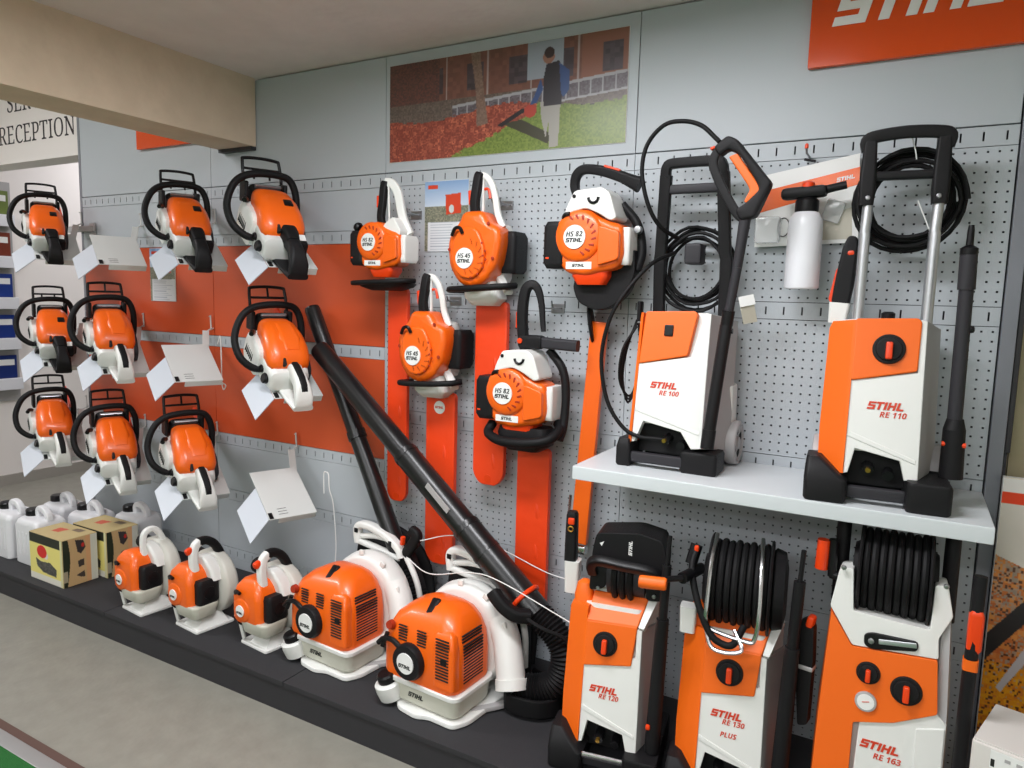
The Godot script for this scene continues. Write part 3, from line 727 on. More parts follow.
	part(o, "hose", one(tube(spline([V(-0.112, 0.645, -0.11), V(-0.118, 0.60, -0.07), V(-0.095, 0.53, -0.03), V(-0.06, 0.462, -0.012), V(-0.03, 0.44, -0.008), V(0.0, 0.44, -0.012), V(0.02, 0.47, -0.06)], 6), 0.009, 10)), M.rubber)
	part(o, "hose_coupling", one(pipe(V(-0.114, 0.65, -0.115), V(-0.125, 0.60, -0.10), 0.016, 12)), M.black_smooth)
	part(o, "hose_coupling", one(rbox(V(0.012, 0.016, 0.012), 0.004), tf(V(-0.112, 0.645, -0.098))), M.orange_deep)
	part(o, "crank", Mb.new().put(pipe(V(-0.10, 0.585, -0.12), V(-0.135, 0.587, -0.02), 0.015, 12)).put(pipe(V(-0.135, 0.587, -0.02), V(-0.185, 0.588, 0.018), 0.008, 10)), M.black_smooth)
	part(o, "crank_grip", one(tube([V(-0.167, 0.58, 0.022), V(-0.173, 0.58, 0.022), V(-0.228, 0.578, 0.026), V(-0.235, 0.578, 0.026)], 0.0165, 16, false, [0.85, 1.0, 1.0, 0.9])), M.orange_satin, 38.0, "orange crank grip")
	part(o, "holder", one(rloft([[0.42, 0.02, 0.02, 0.008], [0.49, 0.022, 0.022, 0.008]], 3), tf(V(-0.122, 0, -0.09))), M.white_plastic)
	g = thing("spray_lance", "black spray lance standing at the right side of the washer with the chrome wire frame", "spray lance", tf(V(3.478, 0.11, 0.452), 0, 7), "spray guns and lances")
	part(g, "lance", Mb.new().put(pipe(V(0.128, 0.074, -0.035), V(0.138, 0.45, -0.04), 0.021, 14, 0.018)).put(pipe(V(0.138, 0.45, -0.04), V(0.144, 0.62, -0.04), 0.014, 12)).put(pipe(V(0.144, 0.62, -0.04), V(0.148, 0.70, -0.04), 0.006, 8)), M.black_plastic)
	part(g, "nozzle_ring", one(rbox(V(0.012, 0.014, 0.012), 0.004), tf(V(0.116, 0.1, -0.015))), M.orange_deep)
	big_washer()

func hose_drum(o: Node3D, c: Vector3, R: float, half: float, rin: float) -> void:
	var side := Transform3D(Basis(Vector3.BACK, PI / 2), c)
	for s in [-1, 1]:
		part(o, "drum_flange", one(lathe([[0.02, -0.004], [R, -0.004], [R + 0.004, 0.0], [R, 0.004], [R * 0.6, 0.006], [R * 0.55, 0.016], [0.03, 0.018]], 32), Transform3D(Basis(Vector3.BACK, -PI / 2 * s), c + V(half * s, 0, 0))), M.black_plastic)
	part(o, "drum_core", one(lathe([[rin, -half], [rin, half]], 24), side), M.black_plastic)
	var n := 8
	for k in n:
		var x := lerpf(-half + 0.013, half - 0.013, float(k) / (n - 1))
		var q := R * (0.84 + 0.03 * (k % 2))
		part(o, "hose_turn", one(tube(arc(c + V(x, 0, 0), V(0, 0, q), V(0, q, 0), -70, 286, 30), (half - 0.013) / (n - 1) * 0.98, 8)), M.rubber)

func reel_box(o: Node3D) -> void:
	var c := V(0.022, 0.56, -0.14)
	part(o, "hose_reel", Mb.new().put(extr(rp([V2(-0.1, -0.085), V2(-0.052, -0.07), V2(-0.05, 0.005), V2(0.056, -0.005), V2(0.06, -0.09), V2(0.108, -0.085), V2(0.112, 0.03), V2(0.1, 0.085), V2(0.03, 0.10), V2(-0.085, 0.085), V2(-0.095, 0.03)], 0.014, 3), -0.06, 0.05, 0.01), tf(c)), M.black_plastic)
	part(o, "reel_handle", one(sweep(spline([c + V(-0.09, -0.03, 0.05), c + V(-0.092, 0.0, 0.07), c + V(-0.07, 0.018, 0.082), c + V(0.0, 0.014, 0.085), c + V(0.075, 0.008, 0.082), c + V(0.098, -0.01, 0.07), c + V(0.098, -0.04, 0.05)], 4), rr(0.014, 0.012, 0.006, 2), V(0, 0, 1))), M.black_smooth)
	part(o, "reel_drum", one(pipe(c + V(-0.05, -0.035, 0.0), c + V(0.055, -0.035, 0.0), 0.062, 24)), M.dark_grey)
	for k in 3:
		part(o, "hose_turn", one(tube(arc(c + V(-0.028 + k * 0.022, -0.04, 0.0), V(0, 0, 0.064), V(0, 0.064, 0), -150, 60, 14), 0.009, 8)), M.rubber)
	for s in [-1, 1]:
		part(o, "bolt", one(disc(0.006, 0.006, 0.002, 10), tf(c + V(0.078 * s + 0.004, -0.073, 0.048))), M.steel)
	part(o, "lettering", mark(0.010), M.label_white).transform = tf(c + V(0.012, 0.055, 0.0505), 0, 0, 90)
	part(o, "badge", one(extr([V2(-0.074, 0.058), V2(-0.062, 0.064), V2(-0.068, 0.05)], 0.0, 0.002, 0.0), tf(c + V(0, 0, 0.0495))), M.label_white)

func big_washer() -> void:
	var o := thing("pressure_washer", "tall orange and white pressure washer with two knobs and a pressure gauge", "pressure washer", tf(V(3.81, 0.1101, 0.44)), "pressure washers")
	var L := lean(6.0)
	part(o, "housing", one(rloft([[0.03, 0.115, 0.085, 0.02, 0.01, -0.115], [0.3, 0.118, 0.085, 0.02, 0.01, -0.115], [0.55, 0.11, 0.08, 0.02, 0.006, -0.115]], 3), L), M.white_plastic)
	# white yoke around the drum
	part(o, "yoke", one(extr(rp([V2(-0.11, 0.668), V2(-0.08, 0.674), V2(-0.073, 0.574), V2(0.086, 0.566), V2(0.088, 0.67), V2(0.114, 0.672), V2(0.128, 0.605), V2(0.104, 0.55), V2(0.108, 0.504), V2(-0.069, 0.492), V2(-0.124, 0.575)], 0.006, 3), -0.09, 0.002, 0.006), L), M.white_plastic)
	part(o, "front_shell", one(extr([V2(-0.05, 0.02), V2(0.135, 0.02), V2(0.135, 0.36), V2(0.114, 0.38), V2(-0.04, 0.325)], -0.04, 0.0, 0.004), L), M.white_plastic)
	part(o, "side_panel", one(loft([PackedVector3Array([V(0.1365, 0.02, -0.004), V(0.15, 0.02, -0.15), V(0.13, 0.02, -0.15), V(0.12, 0.02, -0.012)]), PackedVector3Array([V(0.1335, 0.38, -0.004), V(0.146, 0.38, -0.15), V(0.126, 0.38, -0.15), V(0.112, 0.38, -0.012)]), PackedVector3Array([V(0.124, 0.6, -0.004), V(0.134, 0.6, -0.15), V(0.12, 0.6, -0.15), V(0.108, 0.6, -0.012)])]), L), M.grey_plastic)
	part(o, "control_panel", one(extr(rp([V2(-0.12, 0.565), V2(-0.069, 0.49), V2(0.106, 0.502), V2(0.115, 0.38), V2(0.03, 0.335), V2(-0.053, 0.312), V2(-0.053, 0.02), V2(-0.135, 0.02), V2(-0.13, 0.3)], 0.005, 2), -0.04, 0.005, 0.004), L), M.orange_satin)
	part(o, "side_panel", one(loft([PackedVector3Array([V(-0.134, 0.02, 0.002), V(-0.145, 0.02, -0.12), V(-0.12, 0.02, -0.12), V(-0.11, 0.02, -0.03)]), PackedVector3Array([V(-0.13, 0.3, 0.002), V(-0.142, 0.3, -0.12), V(-0.115, 0.3, -0.12), V(-0.105, 0.3, -0.03)]), PackedVector3Array([V(-0.12, 0.56, 0.002), V(-0.128, 0.56, -0.12), V(-0.10, 0.56, -0.12), V(-0.095, 0.56, -0.03)])]), L), M.orange_satin)
	part(o, "service_flap", one(extr(rp([V2(0.076, 0.05), V2(0.132, 0.05), V2(0.132, 0.352), V2(0.076, 0.336)], 0.004, 2), -0.004, 0.003, 0.002), L), M.white_plastic)
	dial(o, V(-0.03, 0.437, 0.004), 0.026, L)
	dial(o, V(0.05, 0.417, 0.004), 0.033, L)
	var ga := part(o, "gauge", one(disc(0.0235, 0.007, 0.002, 24), L * tf(V(-0.03, 0.369, 0.004))), M.grey_plastic, 38.0, "round pressure gauge")
	part(ga, "gauge_face", one(disc(0.0185, 0.002, 0.0005, 20), L * tf(V(-0.03, 0.369, 0.0105))), M.label_white)
	part(ga, "needle", one(rbox(V(0.016, 0.002, 0.001), 0.0004), L * tf(V(-0.03, 0.37, 0.013), 0, 0, 15)), M.ink_red)
	part(o, "crank_arm", one(extr(rp([V2(-0.045, 0.501), V2(-0.028, 0.494), V2(0.066, 0.512), V2(0.066, 0.535), V2(-0.03, 0.534), V2(-0.046, 0.526)], 0.01, 4), 0.0, 0.008, 0.003), L), M.black_smooth, 38.0, "black slotted crank arm")
	part(o, "crank_slot", one(rbox(V(0.078, 0.012, 0.004), 0.0018), L * tf(V(0.024, 0.521, 0.008), 0, 0, 7)), M.aluminium)
	part(o, "bolt", one(disc(0.007, 0.005, 0.002, 10), L * tf(V(-0.03, 0.514, 0.008))), M.steel)
	part(o, "lettering", mark(0.0195), M.ink_red).transform = L * tf(V(0.008, 0.269, 0.0005))
	part(o, "lettering", letters("RE 163", 0.0135, 0.2), M.ink_red).transform = L * tf(V(0.024, 0.245, 0.0006))
	hose_drum(o, V(0.006, 0.645, -0.165), 0.112, 0.074, 0.05)
	for s in [-1, 1]:
		part(o, "handle_tube", one(pipe(V(0.118 * s + 0.004, 0.55, -0.17), V(0.118 * s + 0.004, 0.80, -0.19), 0.017, 14)), M.black_plastic)
		part(o, "bolt", one(disc(0.006, 0.006, 0.002, 10), tf(V(0.105 * s + 0.004, 0.672, -0.06))), M.steel)
	part(o, "crank_grip", one(pipe(V(-0.156, 0.635, -0.13), V(-0.154, 0.71, -0.13), 0.0155, 14)), M.orange_deep, 38.0, "orange crank grip")
	part(o, "crank", Mb.new().put(pipe(V(-0.13, 0.62, -0.13), V(-0.132, 0.715, -0.13), 0.011, 10)).put(pipe(V(-0.135, 0.625, -0.13), V(-0.09, 0.62, -0.13), 0.011, 10)), M.black_smooth)
	part(o, "base_tray", one(rbox(V(0.30, 0.045, 0.3), 0.015), tf(V(0.0, 0.0225, -0.14))), M.black_plastic)
	var g := thing("spray_gun", "black pistol spray gun with orange trigger hanging left of the tall washer", "spray gun", tf(V(3.81 - 0.172, 0.11 + 0.42, 0.36), 0, -10), "spray guns and lances")
	part(g, "gun_body", one(extr(rp([V2(-0.018, 0.09), V2(0.0, 0.102), V2(0.018, 0.085), V2(0.022, 0.0), V2(0.02, -0.17), V2(-0.004, -0.18), V2(-0.02, -0.02)], 0.008, 3), -0.014, 0.014, 0.005)), M.black_plastic)
	part(g, "trigger", one(extr(rp([V2(-0.03, 0.075), V2(-0.018, 0.088), V2(-0.012, 0.05), V2(-0.016, 0.0), V2(-0.026, 0.03)], 0.004, 3), -0.009, 0.009, 0.003)), M.orange_satin, 38.0, "orange trigger")
	part(g, "catch", one(rbox(V(0.018, 0.03, 0.03), 0.006), tf(V(0.008, 0.095, 0.003), 0, 0, -10)), M.orange_deep)
	part(g, "clamp_band", one(rbox(V(0.048, 0.012, 0.034), 0.004), tf(V(0, -0.025, 0))), M.grey_plastic)
	g = thing("spray_lance", "dark spray lance with an orange grip band standing right of the tall washer", "spray lance", tf(V(3.81 + 0.164, 0.11, 0.425)), "spray guns and lances")
	part(g, "lance", Mb.new().put(pipe(V(-0.002, 0.01, 0), V(0.0, 0.535, 0), 0.014, 14)).put(pipe(V(0.0, 0.535, 0), V(0.004, 0.72, -0.01), 0.013, 14)), M.black_plastic)
	part(g, "grip_band", one(rloft([[0.55, 0.010, 0.010, 0.005], [0.56, 0.0145, 0.0145, 0.007], [0.635, 0.0145, 0.0145, 0.007], [0.645, 0.010, 0.010, 0.005]], 3), tf(V(0.003, 0, -0.004))), M.orange_deep, 38.0, "orange grip band")
	part(g, "nozzle_ring", one(rloft([[0.512, 0.0145, 0.0145, 0.007], [0.536, 0.0145, 0.0145, 0.007]], 3)), M.orange_satin, 38.0, "orange ring")

# ---------------------------------------------------------------- chainsaws and their brackets
# saw frame: x to its right, y to its top, z to its rear
func saw_ring(z: float, hw: float, y0: float, y1: float, r: float, cx := 0.0) -> PackedVector3Array:
	var o := PackedVector3Array()
	for q in rr(hw, (y1 - y0) * 0.5, r, 4): o.append(V(q.x + cx, q.y + (y0 + y1) * 0.5, z))
	return o

func make_saw(kind: String, label: String) -> Node3D:
	var o := thing("chainsaw", label, "chainsaw", Transform3D.IDENTITY, "chainsaws on the wall brackets")
	# crankcase and tank
	part(o, "crankcase", one(loft([saw_ring(-0.115, 0.058, 0.012, 0.10, 0.02, 0.006), saw_ring(-0.10, 0.07, 0.002, 0.11, 0.025, 0.006), saw_ring(0.06, 0.078, 0.0, 0.105, 0.025), saw_ring(0.125, 0.068, 0.004, 0.085, 0.025), saw_ring(0.135, 0.055, 0.015, 0.07, 0.02)])), M.white_plastic if kind == "b" else M.pale_grey)
	# orange shroud
	part(o, "shroud", one(loft([saw_ring(-0.105, 0.036, 0.10, 0.140, 0.015), saw_ring(-0.098, 0.05, 0.085, 0.154, 0.025), saw_ring(-0.06, 0.058, 0.07, 0.168, 0.034), saw_ring(0.0, 0.066, 0.06, 0.166, 0.036), saw_ring(0.05, 0.068, 0.06, 0.154, 0.036), saw_ring(0.085, 0.066, 0.06, 0.136, 0.034), saw_ring(0.104, 0.058, 0.066, 0.116, 0.025), saw_ring(0.11, 0.04, 0.074, 0.10, 0.012)]), Transform3D(Basis.from_scale(V(1.13, 1.02, 1.0)), V(0.002, 0, 0))), M.orange, 60.0)
	if kind == "b":
		part(o, "shroud_crest", one(loft([saw_ring(-0.09, 0.022, 0.13, 0.158, 0.012), saw_ring(-0.05, 0.034, 0.13, 0.176, 0.016), saw_ring(0.03, 0.04, 0.13, 0.170, 0.018), saw_ring(0.075, 0.034, 0.10, 0.146, 0.016)]), tf(V(0.012, 0, 0))), M.orange, 60.0)
	else:
		part(o, "cover_knob", one(rbox(V(0.032, 0.012, 0.034), 0.005), tf(V(0.03, 0.164, 0.012), 6)), M.black_smooth, 38.0, "black cover knob")
		part(o, "shroud_crest", one(loft([saw_ring(-0.08, 0.03, 0.13, 0.165, 0.012), saw_ring(-0.02, 0.045, 0.13, 0.172, 0.018), saw_ring(0.01, 0.04, 0.13, 0.163, 0.016)]), tf(V(0.0, 0, 0))), M.orange, 60.0)
	part(o, "shroud_notch", one(rbox(V(0.012, 0.02, 0.03), 0.004), tf(V(-0.022, 0.112, 0.102), 30)), M.recess)
	# front block and silver exhaust strip
	part(o, "front_block", one(loft([saw_ring(-0.155, 0.05, 0.05, 0.135, 0.015), saw_ring(-0.145, 0.058, 0.035, 0.15, 0.02), saw_ring(-0.10, 0.06, 0.035, 0.15, 0.02)]), tf(V(0.004, 0, 0))), M.black_plastic)
	part(o, "cooling_strip", one(rbox(V(0.092, 0.016, 0.012), 0.004), tf(V(0.004, 0.156, -0.118), 20)), M.aluminium)
	# front handle bar
	part(o, "handle_bar", one(tube(spline([V(-0.07, 0.045, 0.05), V(-0.105, 0.05, 0.045), V(-0.142, 0.075, 0.015), V(-0.15, 0.115, -0.04), V(-0.125, 0.165, -0.085), V(-0.085, 0.192, -0.108), V(-0.03, 0.203, -0.115), V(0.04, 0.203, -0.115), V(0.075, 0.19, -0.108), V(0.094, 0.15, -0.085), V(0.096, 0.09, -0.05), V(0.09, 0.04, -0.03)], 5), 0.0125, 12)), M.rubber)
	# hand guard frame
	var g := Mb.new()
	g.put(tube(spline([V(-0.064, 0.11, -0.13), V(-0.067, 0.16, -0.165), V(-0.066, 0.205, -0.206), V(-0.058, 0.212, -0.214), V(0.0, 0.215, -0.217), V(0.054, 0.212, -0.214), V(0.062, 0.205, -0.206), V(0.066, 0.16, -0.165), V(0.064, 0.11, -0.13)], 5), 0.0058, 8))
	g.put(tube([V(-0.067, 0.186, -0.189), V(0.064, 0.186, -0.189)], 0.0045, 6))
	for x in ([-0.03, 0.025] if kind == "a" else [0.0]):
		g.put(tube([V(x, 0.186, -0.188), V(x, 0.213, -0.216)] if kind == "b" else [V(x, 0.16, -0.165), V(x, 0.186, -0.188)], 0.004, 6))
	part(o, "hand_guard", g, M.black_smooth)
	for s in [-1, 1]:
		part(o, "guard_bracket", one(rbox(V(0.014, 0.07, 0.06), 0.005), tf(V(0.068 * s, 0.125, -0.135), -25)), M.black_plastic)
	# starter cover with slots, pull handle
	var sc := part(o, "starter_cover", one(loft([PackedVector3Array(ring(rr(0.05, 0.058, 0.03, 4), 0.0)), PackedVector3Array(ring(rr(0.06, 0.07, 0.035, 4), 0.008)), PackedVector3Array(ring(rr(0.06, 0.07, 0.035, 4), 0.026)), PackedVector3Array(ring(rr(0.048, 0.058, 0.03, 4), 0.034))]), Transform3D(Basis(Vector3.BACK, PI / 2), V(-0.062, 0.062, -0.02))), M.white_plastic, 50.0)
	for k in 6:
		part(sc, "cooling_slot", one(rbox(V(0.004, 0.04, 0.005), 0.0015), tf(V(-0.0955, 0.07, -0.058 + k * 0.013), 0, 0, -8)), M.recess)
	part(o, "pull_handle", one(tube(spline([V(-0.082, 0.128, -0.055), V(-0.094, 0.142, -0.04), V(-0.104, 0.146, -0.018)], 4), 0.0085, 8)), M.black_smooth)
	# fuel caps
	part(o, "filler_cap", one(lathe([[0.017, 0], [0.019, 0.003], [0.019, 0.014], [0.015, 0.018]], 16), Transform3D(Basis(Vector3.BACK, PI / 2 - 0.3), V(-0.066, 0.04, 0.098))), M.black_smooth)
	part(o, "filler_cap", one(lathe([[0.012, 0], [0.014, 0.003], [0.014, 0.012], [0.011, 0.015]], 14), Transform3D(Basis(Vector3.BACK, PI / 2 - 0.3), V(-0.07, 0.055, 0.062))), M.black_smooth)
	# rear handle
	var hm: Material = M.white_plastic if kind == "b" else M.black_plastic
	part(o, "rear_handle", Mb.new().put(loft([saw_ring(0.095, 0.024, 0.065, 0.105, 0.012, 0.012), saw_ring(0.12, 0.023, 0.06, 0.112, 0.014, 0.014), saw_ring(0.17, 0.024, 0.055, 0.1, 0.014, 0.018), saw_ring(0.2, 0.027, 0.03, 0.085, 0.014, 0.02), saw_ring(0.225, 0.032, 0.0, 0.06, 0.014, 0.02), saw_ring(0.236, 0.030, 0.0, 0.03, 0.012, 0.02)])).put(loft([saw_ring(0.10, 0.05, 0.0, 0.02, 0.008, 0.014), saw_ring(0.18, 0.042, 0.0, 0.014, 0.007, 0.018), saw_ring(0.235, 0.035, 0.0, 0.02, 0.008, 0.02)])), hm, 50.0)
	if kind == "b":
		part(o, "grip_inlay", one(loft([saw_ring(0.10, 0.012, 0.09, 0.114, 0.006, 0.013), saw_ring(0.125, 0.0125, 0.09, 0.1165, 0.006, 0.014), saw_ring(0.17, 0.0125, 0.08, 0.1045, 0.006, 0.018), saw_ring(0.2, 0.012, 0.06, 0.0895, 0.006, 0.02), saw_ring(0.216, 0.010, 0.05, 0.076, 0.005, 0.02)])), M.rubber, 50.0, "black rubber grip inlay")
	else:
		part(o, "grip_inlay", one(loft([saw_ring(0.088, 0.03, 0.07, 0.128, 0.016, 0.012), saw_ring(0.12, 0.028, 0.07, 0.122, 0.015, 0.014), saw_ring(0.15, 0.022, 0.07, 0.108, 0.012, 0.016)])), M.rubber, 50.0)
		part(o, "warning_label", one(rbox(V(0.022, 0.002, 0.024), 0.0008), tf(V(0.055, 0.098, 0.126), 25)), M.label_white)
		part(o, "rear_block", one(rbox(V(0.05, 0.06, 0.05), 0.012), tf(V(0.05, 0.06, 0.125))), M.black_plastic)
	# sprocket cover and guide bar in its scabbard, pointing away from the handle
	part(o, "sprocket_cover", one(extr(rp([V2(-0.12, 0.0), V2(0.09, 0.0), V2(0.10, 0.06), V2(0.04, 0.10), V2(-0.10, 0.095), V2(-0.14, 0.05)], 0.02, 3), 0.0, 0.02, 0.005), Transform3D(Basis(Vector3.UP, PI / 2) * Basis.from_scale(V(-1, 1, 1)), V(0.072, 0, 0))), M.dark_grey)
	part(o, "guide_bar", one(extr(rp([V2(-0.30, 0.03), V2(-0.1, 0.02), V2(-0.1, 0.08), V2(-0.30, 0.074), V2(-0.325, 0.052)], 0.02, 3), 0.0, 0.008, 0.002), Transform3D(Basis(Vector3.UP, PI / 2) * Basis.from_scale(V(-1, 1, 1)), V(0.087, 0, 0))), M.scabbard, 38.0, "red bar cover")
	return o

func make_bracket(label: String) -> Node3D:
	var o := thing("saw_bracket", label, "bracket", Transform3D.IDENTITY, "chainsaw wall brackets")
	var white: Material = M.bracket_white
	part(o, "tray", Mb.new().put(rbox(V(0.19, 0.004, 0.26), 0.0018), tf(V(0, -0.003, 0.0))).put(rbox(V(0.15, 0.026, 0.005), 0.002), tf(V(0.018, -0.016, 0.128))).put(rbox(V(0.004, 0.022, 0.24), 0.0015), tf(V(0.094, -0.013, 0.0))), white)
	# sloping card flap on the side away from the wall
	var a := V(-0.096, -0.004, -0.045); var d := V(0, 0, 0.17); var e := V(-0.083, -0.04, 0.065); var n := V(0.002, -0.003, 0)
	part(o, "price_card", one(loft([PackedVector3Array([a, a + d, a + d + e, a + e]), PackedVector3Array([a + n, a + d + n, a + d + e + n, a + e + n])])), M.card_white)
	part(o, "clip", one(rbox(V(0.016, 0.005, 0.03), 0.002), tf(V(-0.085, 0.0008, 0.113))), M.black_smooth)
	for k in 3:
		part(o, "printed_line", one(box(V(0.036, 0.0006, 0.0018)), tf(V(-0.034, -0.0004, 0.082 + k * 0.014))), M.ink_black)
	# arm and double wire hook, given in the bracket's sloping frame so that they reach the slotted rail
	part(o, "arm", one(bar(V(0.086, -0.012, -0.115), V(0.115, -0.004, -0.235), 0.028, 0.006, 0.002)), white)
	for k in 2:
		var q := V(0.118 + 0.02 * k, -0.004, -0.232 - 0.012 * k)
		part(o, "hook", one(tube([q, q + V(0.022, 0.008, -0.012), q + V(0.022, 0.055, -0.05), q + V(0.016, 0.05, -0.045)], 0.0035, 6)), white)
	return o

func build_saws() -> void:
	mat("pale_grey", Color(0.80, 0.80, 0.79), 0.4); mat("bracket_white", Color(0.80, 0.81, 0.80), 0.4); mat("card_white", Color(0.76, 0.78, 0.81), 0.4)
	# brackets slope down towards the aisle end and turn a little out from the wall
	var tlt := deg_to_rad(32.0); var yw := deg_to_rad(22.0)
	var slope := Basis(V(sin(yw), 0, -cos(yw)), V(sin(tlt) * cos(yw), cos(tlt), sin(tlt) * sin(yw)), V(cos(tlt) * cos(yw), -sin(tlt), cos(tlt) * sin(yw)))
	var sa := make_saw("a", "orange chainsaw with black rear grip at the top of the second column from the right")
	var sb := make_saw("b", "orange chainsaw with white rear handle on the rightmost bracket above the black tubes")
	var br := make_bracket("white bracket tray under the rightmost chainsaw of the top row")
	var spots := [
		["a", V(0.088, 1.619, 0.239), 0.93, "orange chainsaw with black rear grip at the far top left beyond the panel edge", "white bracket tray under the far top left chainsaw"],
		["a", V(1.123, 1.595, 0.238), 1.00, "orange chainsaw with black rear grip above the leaflet on the orange panel", "white bracket tray under the top row chainsaw above the leaflet"],
		["a", V(1.625, 1.584, 0.235), 1.10, "large orange chainsaw with black rear grip, rightmost of the top row", "white bracket tray under the rightmost chainsaw of the top row"],
		["a", V(0.106, 1.112, 0.238), 0.97, "orange chainsaw with black rear grip, leftmost of the middle row", "white bracket tray under the leftmost chainsaw of the middle row"],
		["b", V(0.579, 1.112, 0.237), 1.05, "orange chainsaw with white rear handle, second from the left in the middle row", "white bracket tray under the second chainsaw of the middle row"],
		["b", V(1.649, 1.099, 0.236), 1.08, "orange chainsaw with white rear handle next to the black blower tubes", "white bracket tray under the chainsaw next to the black tubes"],
		["b", V(0.064, 0.656, 0.238), 1.0, "orange chainsaw with white rear handle, leftmost of the bottom row", "white bracket tray under the leftmost chainsaw of the bottom row"],
		["b", V(0.566, 0.605, 0.237), 1.06, "orange chainsaw with white rear handle, middle one of the bottom row above the cartons", "white bracket tray under the bottom row chainsaw above the cartons"],
		["b", V(1.106, 0.625, 0.237), 1.07, "orange chainsaw with white rear handle, rightmost of the bottom row", "white bracket tray under the rightmost chainsaw of the bottom row"],
		["", V(0.641, 1.572, 0.22), 1.0, "", "empty white bracket tray in the top row against the grey panel"],
		["", V(1.133, 1.095, 0.22), 1.0, "", "empty white bracket tray with a white cord on the orange panel"],
		["", V(1.667, 0.609, 0.22), 1.0, "", "empty white bracket tray with the large blank card above the hand blowers"]]
	var na := 0; var nb := 0; var nt := 0
	for s in spots:
		var xf := Transform3D(slope.scaled(Vector3.ONE * float(s[2])), s[1])
		if s[0] == "a":
			if na == 0: sa.transform = xf; sa.set_meta("label", s[3])
			else: copy(sa, xf, s[3])
			na += 1
		elif s[0] == "b":
			if nb == 0: sb.transform = xf; sb.set_meta("label", s[3])
			else: copy(sb, xf, s[3])
			nb += 1
		var bx := Transform3D(slope, s[1] + (slope * V(0.04, -0.001, 0.04) if s[0] else Vector3.ZERO))
		if nt == 0: br.transform = bx; br.set_meta("label", s[4])
		else: copy(br, bx, s[4])
		nt += 1
	# flat arms that carry the leftmost brackets beyond the panel edge
	for q in [[1.70, "top"], [1.17, "middle"], [0.735, "bottom"]]:
		var ex := thing("extension_arm", "short grey arm at the panel edge carrying the leftmost bracket of the %s row" % q[1], "bracket", tf(V(-0.03, q[0], 0.014)), "arms at the panel edge")
		part(ex, "bar", one(rbox(V(0.30, 0.03, 0.012), 0.003)), M.grey_plastic)
		part(ex, "fixing_plate", one(rbox(V(0.05, 0.06, 0.006), 0.002), tf(V(0.12, 0, -0.0095))), M.grey_plastic)
	# thin white security cord at the empty tray
	var c := thing("security_cord", "thin white looped cord hanging from the empty tray on the orange panel", "cord")
	part(c, "cord", one(tube(spline([V(1.115, 1.165, 0.075), V(1.14, 1.20, 0.08), V(1.15, 1.10, 0.085), V(1.15, 1.0, 0.085), V(1.16, 0.965, 0.085), V(1.175, 0.985, 0.085), V(1.155, 0.995, 0.085)], 5), 0.0026, 6)), M.label_white)
	var w := thing("wire_loop", "small white wire loop standing beside the empty tray with the large blank card", "wire")
	part(w, "wire", one(tube(spline([V(1.79, 0.60, 0.12), V(1.79, 0.68, 0.12), V(1.80, 0.69, 0.12), V(1.815, 0.68, 0.12), V(1.82, 0.62, 0.12), V(1.83, 0.56, 0.11), V(1.835, 0.40, 0.10), V(1.84, 0.32, 0.11)], 5), 0.0022, 6)), M.label_white)
	part(c, "crimp", one(rbox(V(0.012, 0.012, 0.01), 0.003), tf(V(1.151, 0.992, 0.085))), M.label_white)

# ---------------------------------------------------------------- hedge trimmers
func scab(o: Node3D, x: float, y0: float, y1: float, w: float, z: float, tilt := 0.0, hole := true) -> void:
	var p := rp([V2(-w / 2, y0), V2(w / 2, y0), V2(w / 2, y1 + w * 0.3), V2(w * 0.28, y1), V2(-w * 0.28, y1), V2(-w / 2, y1 + w * 0.3)], 0.02, 4)
	var xf := tf(V(x, 0, z), 0, 0, tilt)
	var s := part(o, "blade_cover", one(extr(p, -0.012, 0.012, 0.005), xf), M.scabbard, 38.0, "orange blade cover")
	var n := 2 if y0 - y1 < 0.5 else 3
	for k in n:
		var yy := lerpf(y0 - 0.22, y1 + 0.09, float(k) / maxi(1, n - 1))
		part(s, "embossed_rib", one(lathe([[0.001, 0], [0.016, 0.001], [0.012, 0.005], [0.001, 0.007]], 16), xf * Transform3D(Basis(V(0.55, 0, 0), V(0, 0, 0.55), V(0, -2.0, 0)).rotated(Vector3.BACK, 0.12), V(w * 0.16, yy, 0.0105))), M.scabbard)
	if hole: part(s, "hang_hole", one(disc(0.014, 0.002, 0.0005, 16), xf * tf(V(0, y1 + 0.025, 0.0115))), M.orange_deep)

func round_label(o: Node3D, at: Vector3, r: float, a: String, b: String) -> void:
	var l := part(o, "round_label", one(disc(r, 0.004, 0.001, 28), tf(at)), M.label_white, 38.0, "round white label")
	if a: part(l, "lettering", letters(a, r * 0.42, 0.15, false, 700, 0.0008), M.ink_black).position = at + V(0, r * 0.24, 0.0045)
	if b == "mark": part(l, "lettering", mark(r * 0.36, 0.0008), M.ink_black).position = at + V(0, -r * 0.26, 0.0041)

func vent_ring(o: Node3D, c: Vector3, r0: float, r1: float, n: int, a0: float, a1: float, m: Material) -> void:
	for k in n:
		var a := deg_to_rad(lerpf(a0, a1, float(k) / (n - 1)))
		part(o, "cooling_slot", one(rbox(V(r1 - r0, 0.007, 0.003), 0.0014), Transform3D(Basis(Vector3.BACK, a + 0.5), c + V(cos(a), sin(a), 0) * (r0 + r1) * 0.5)), m)

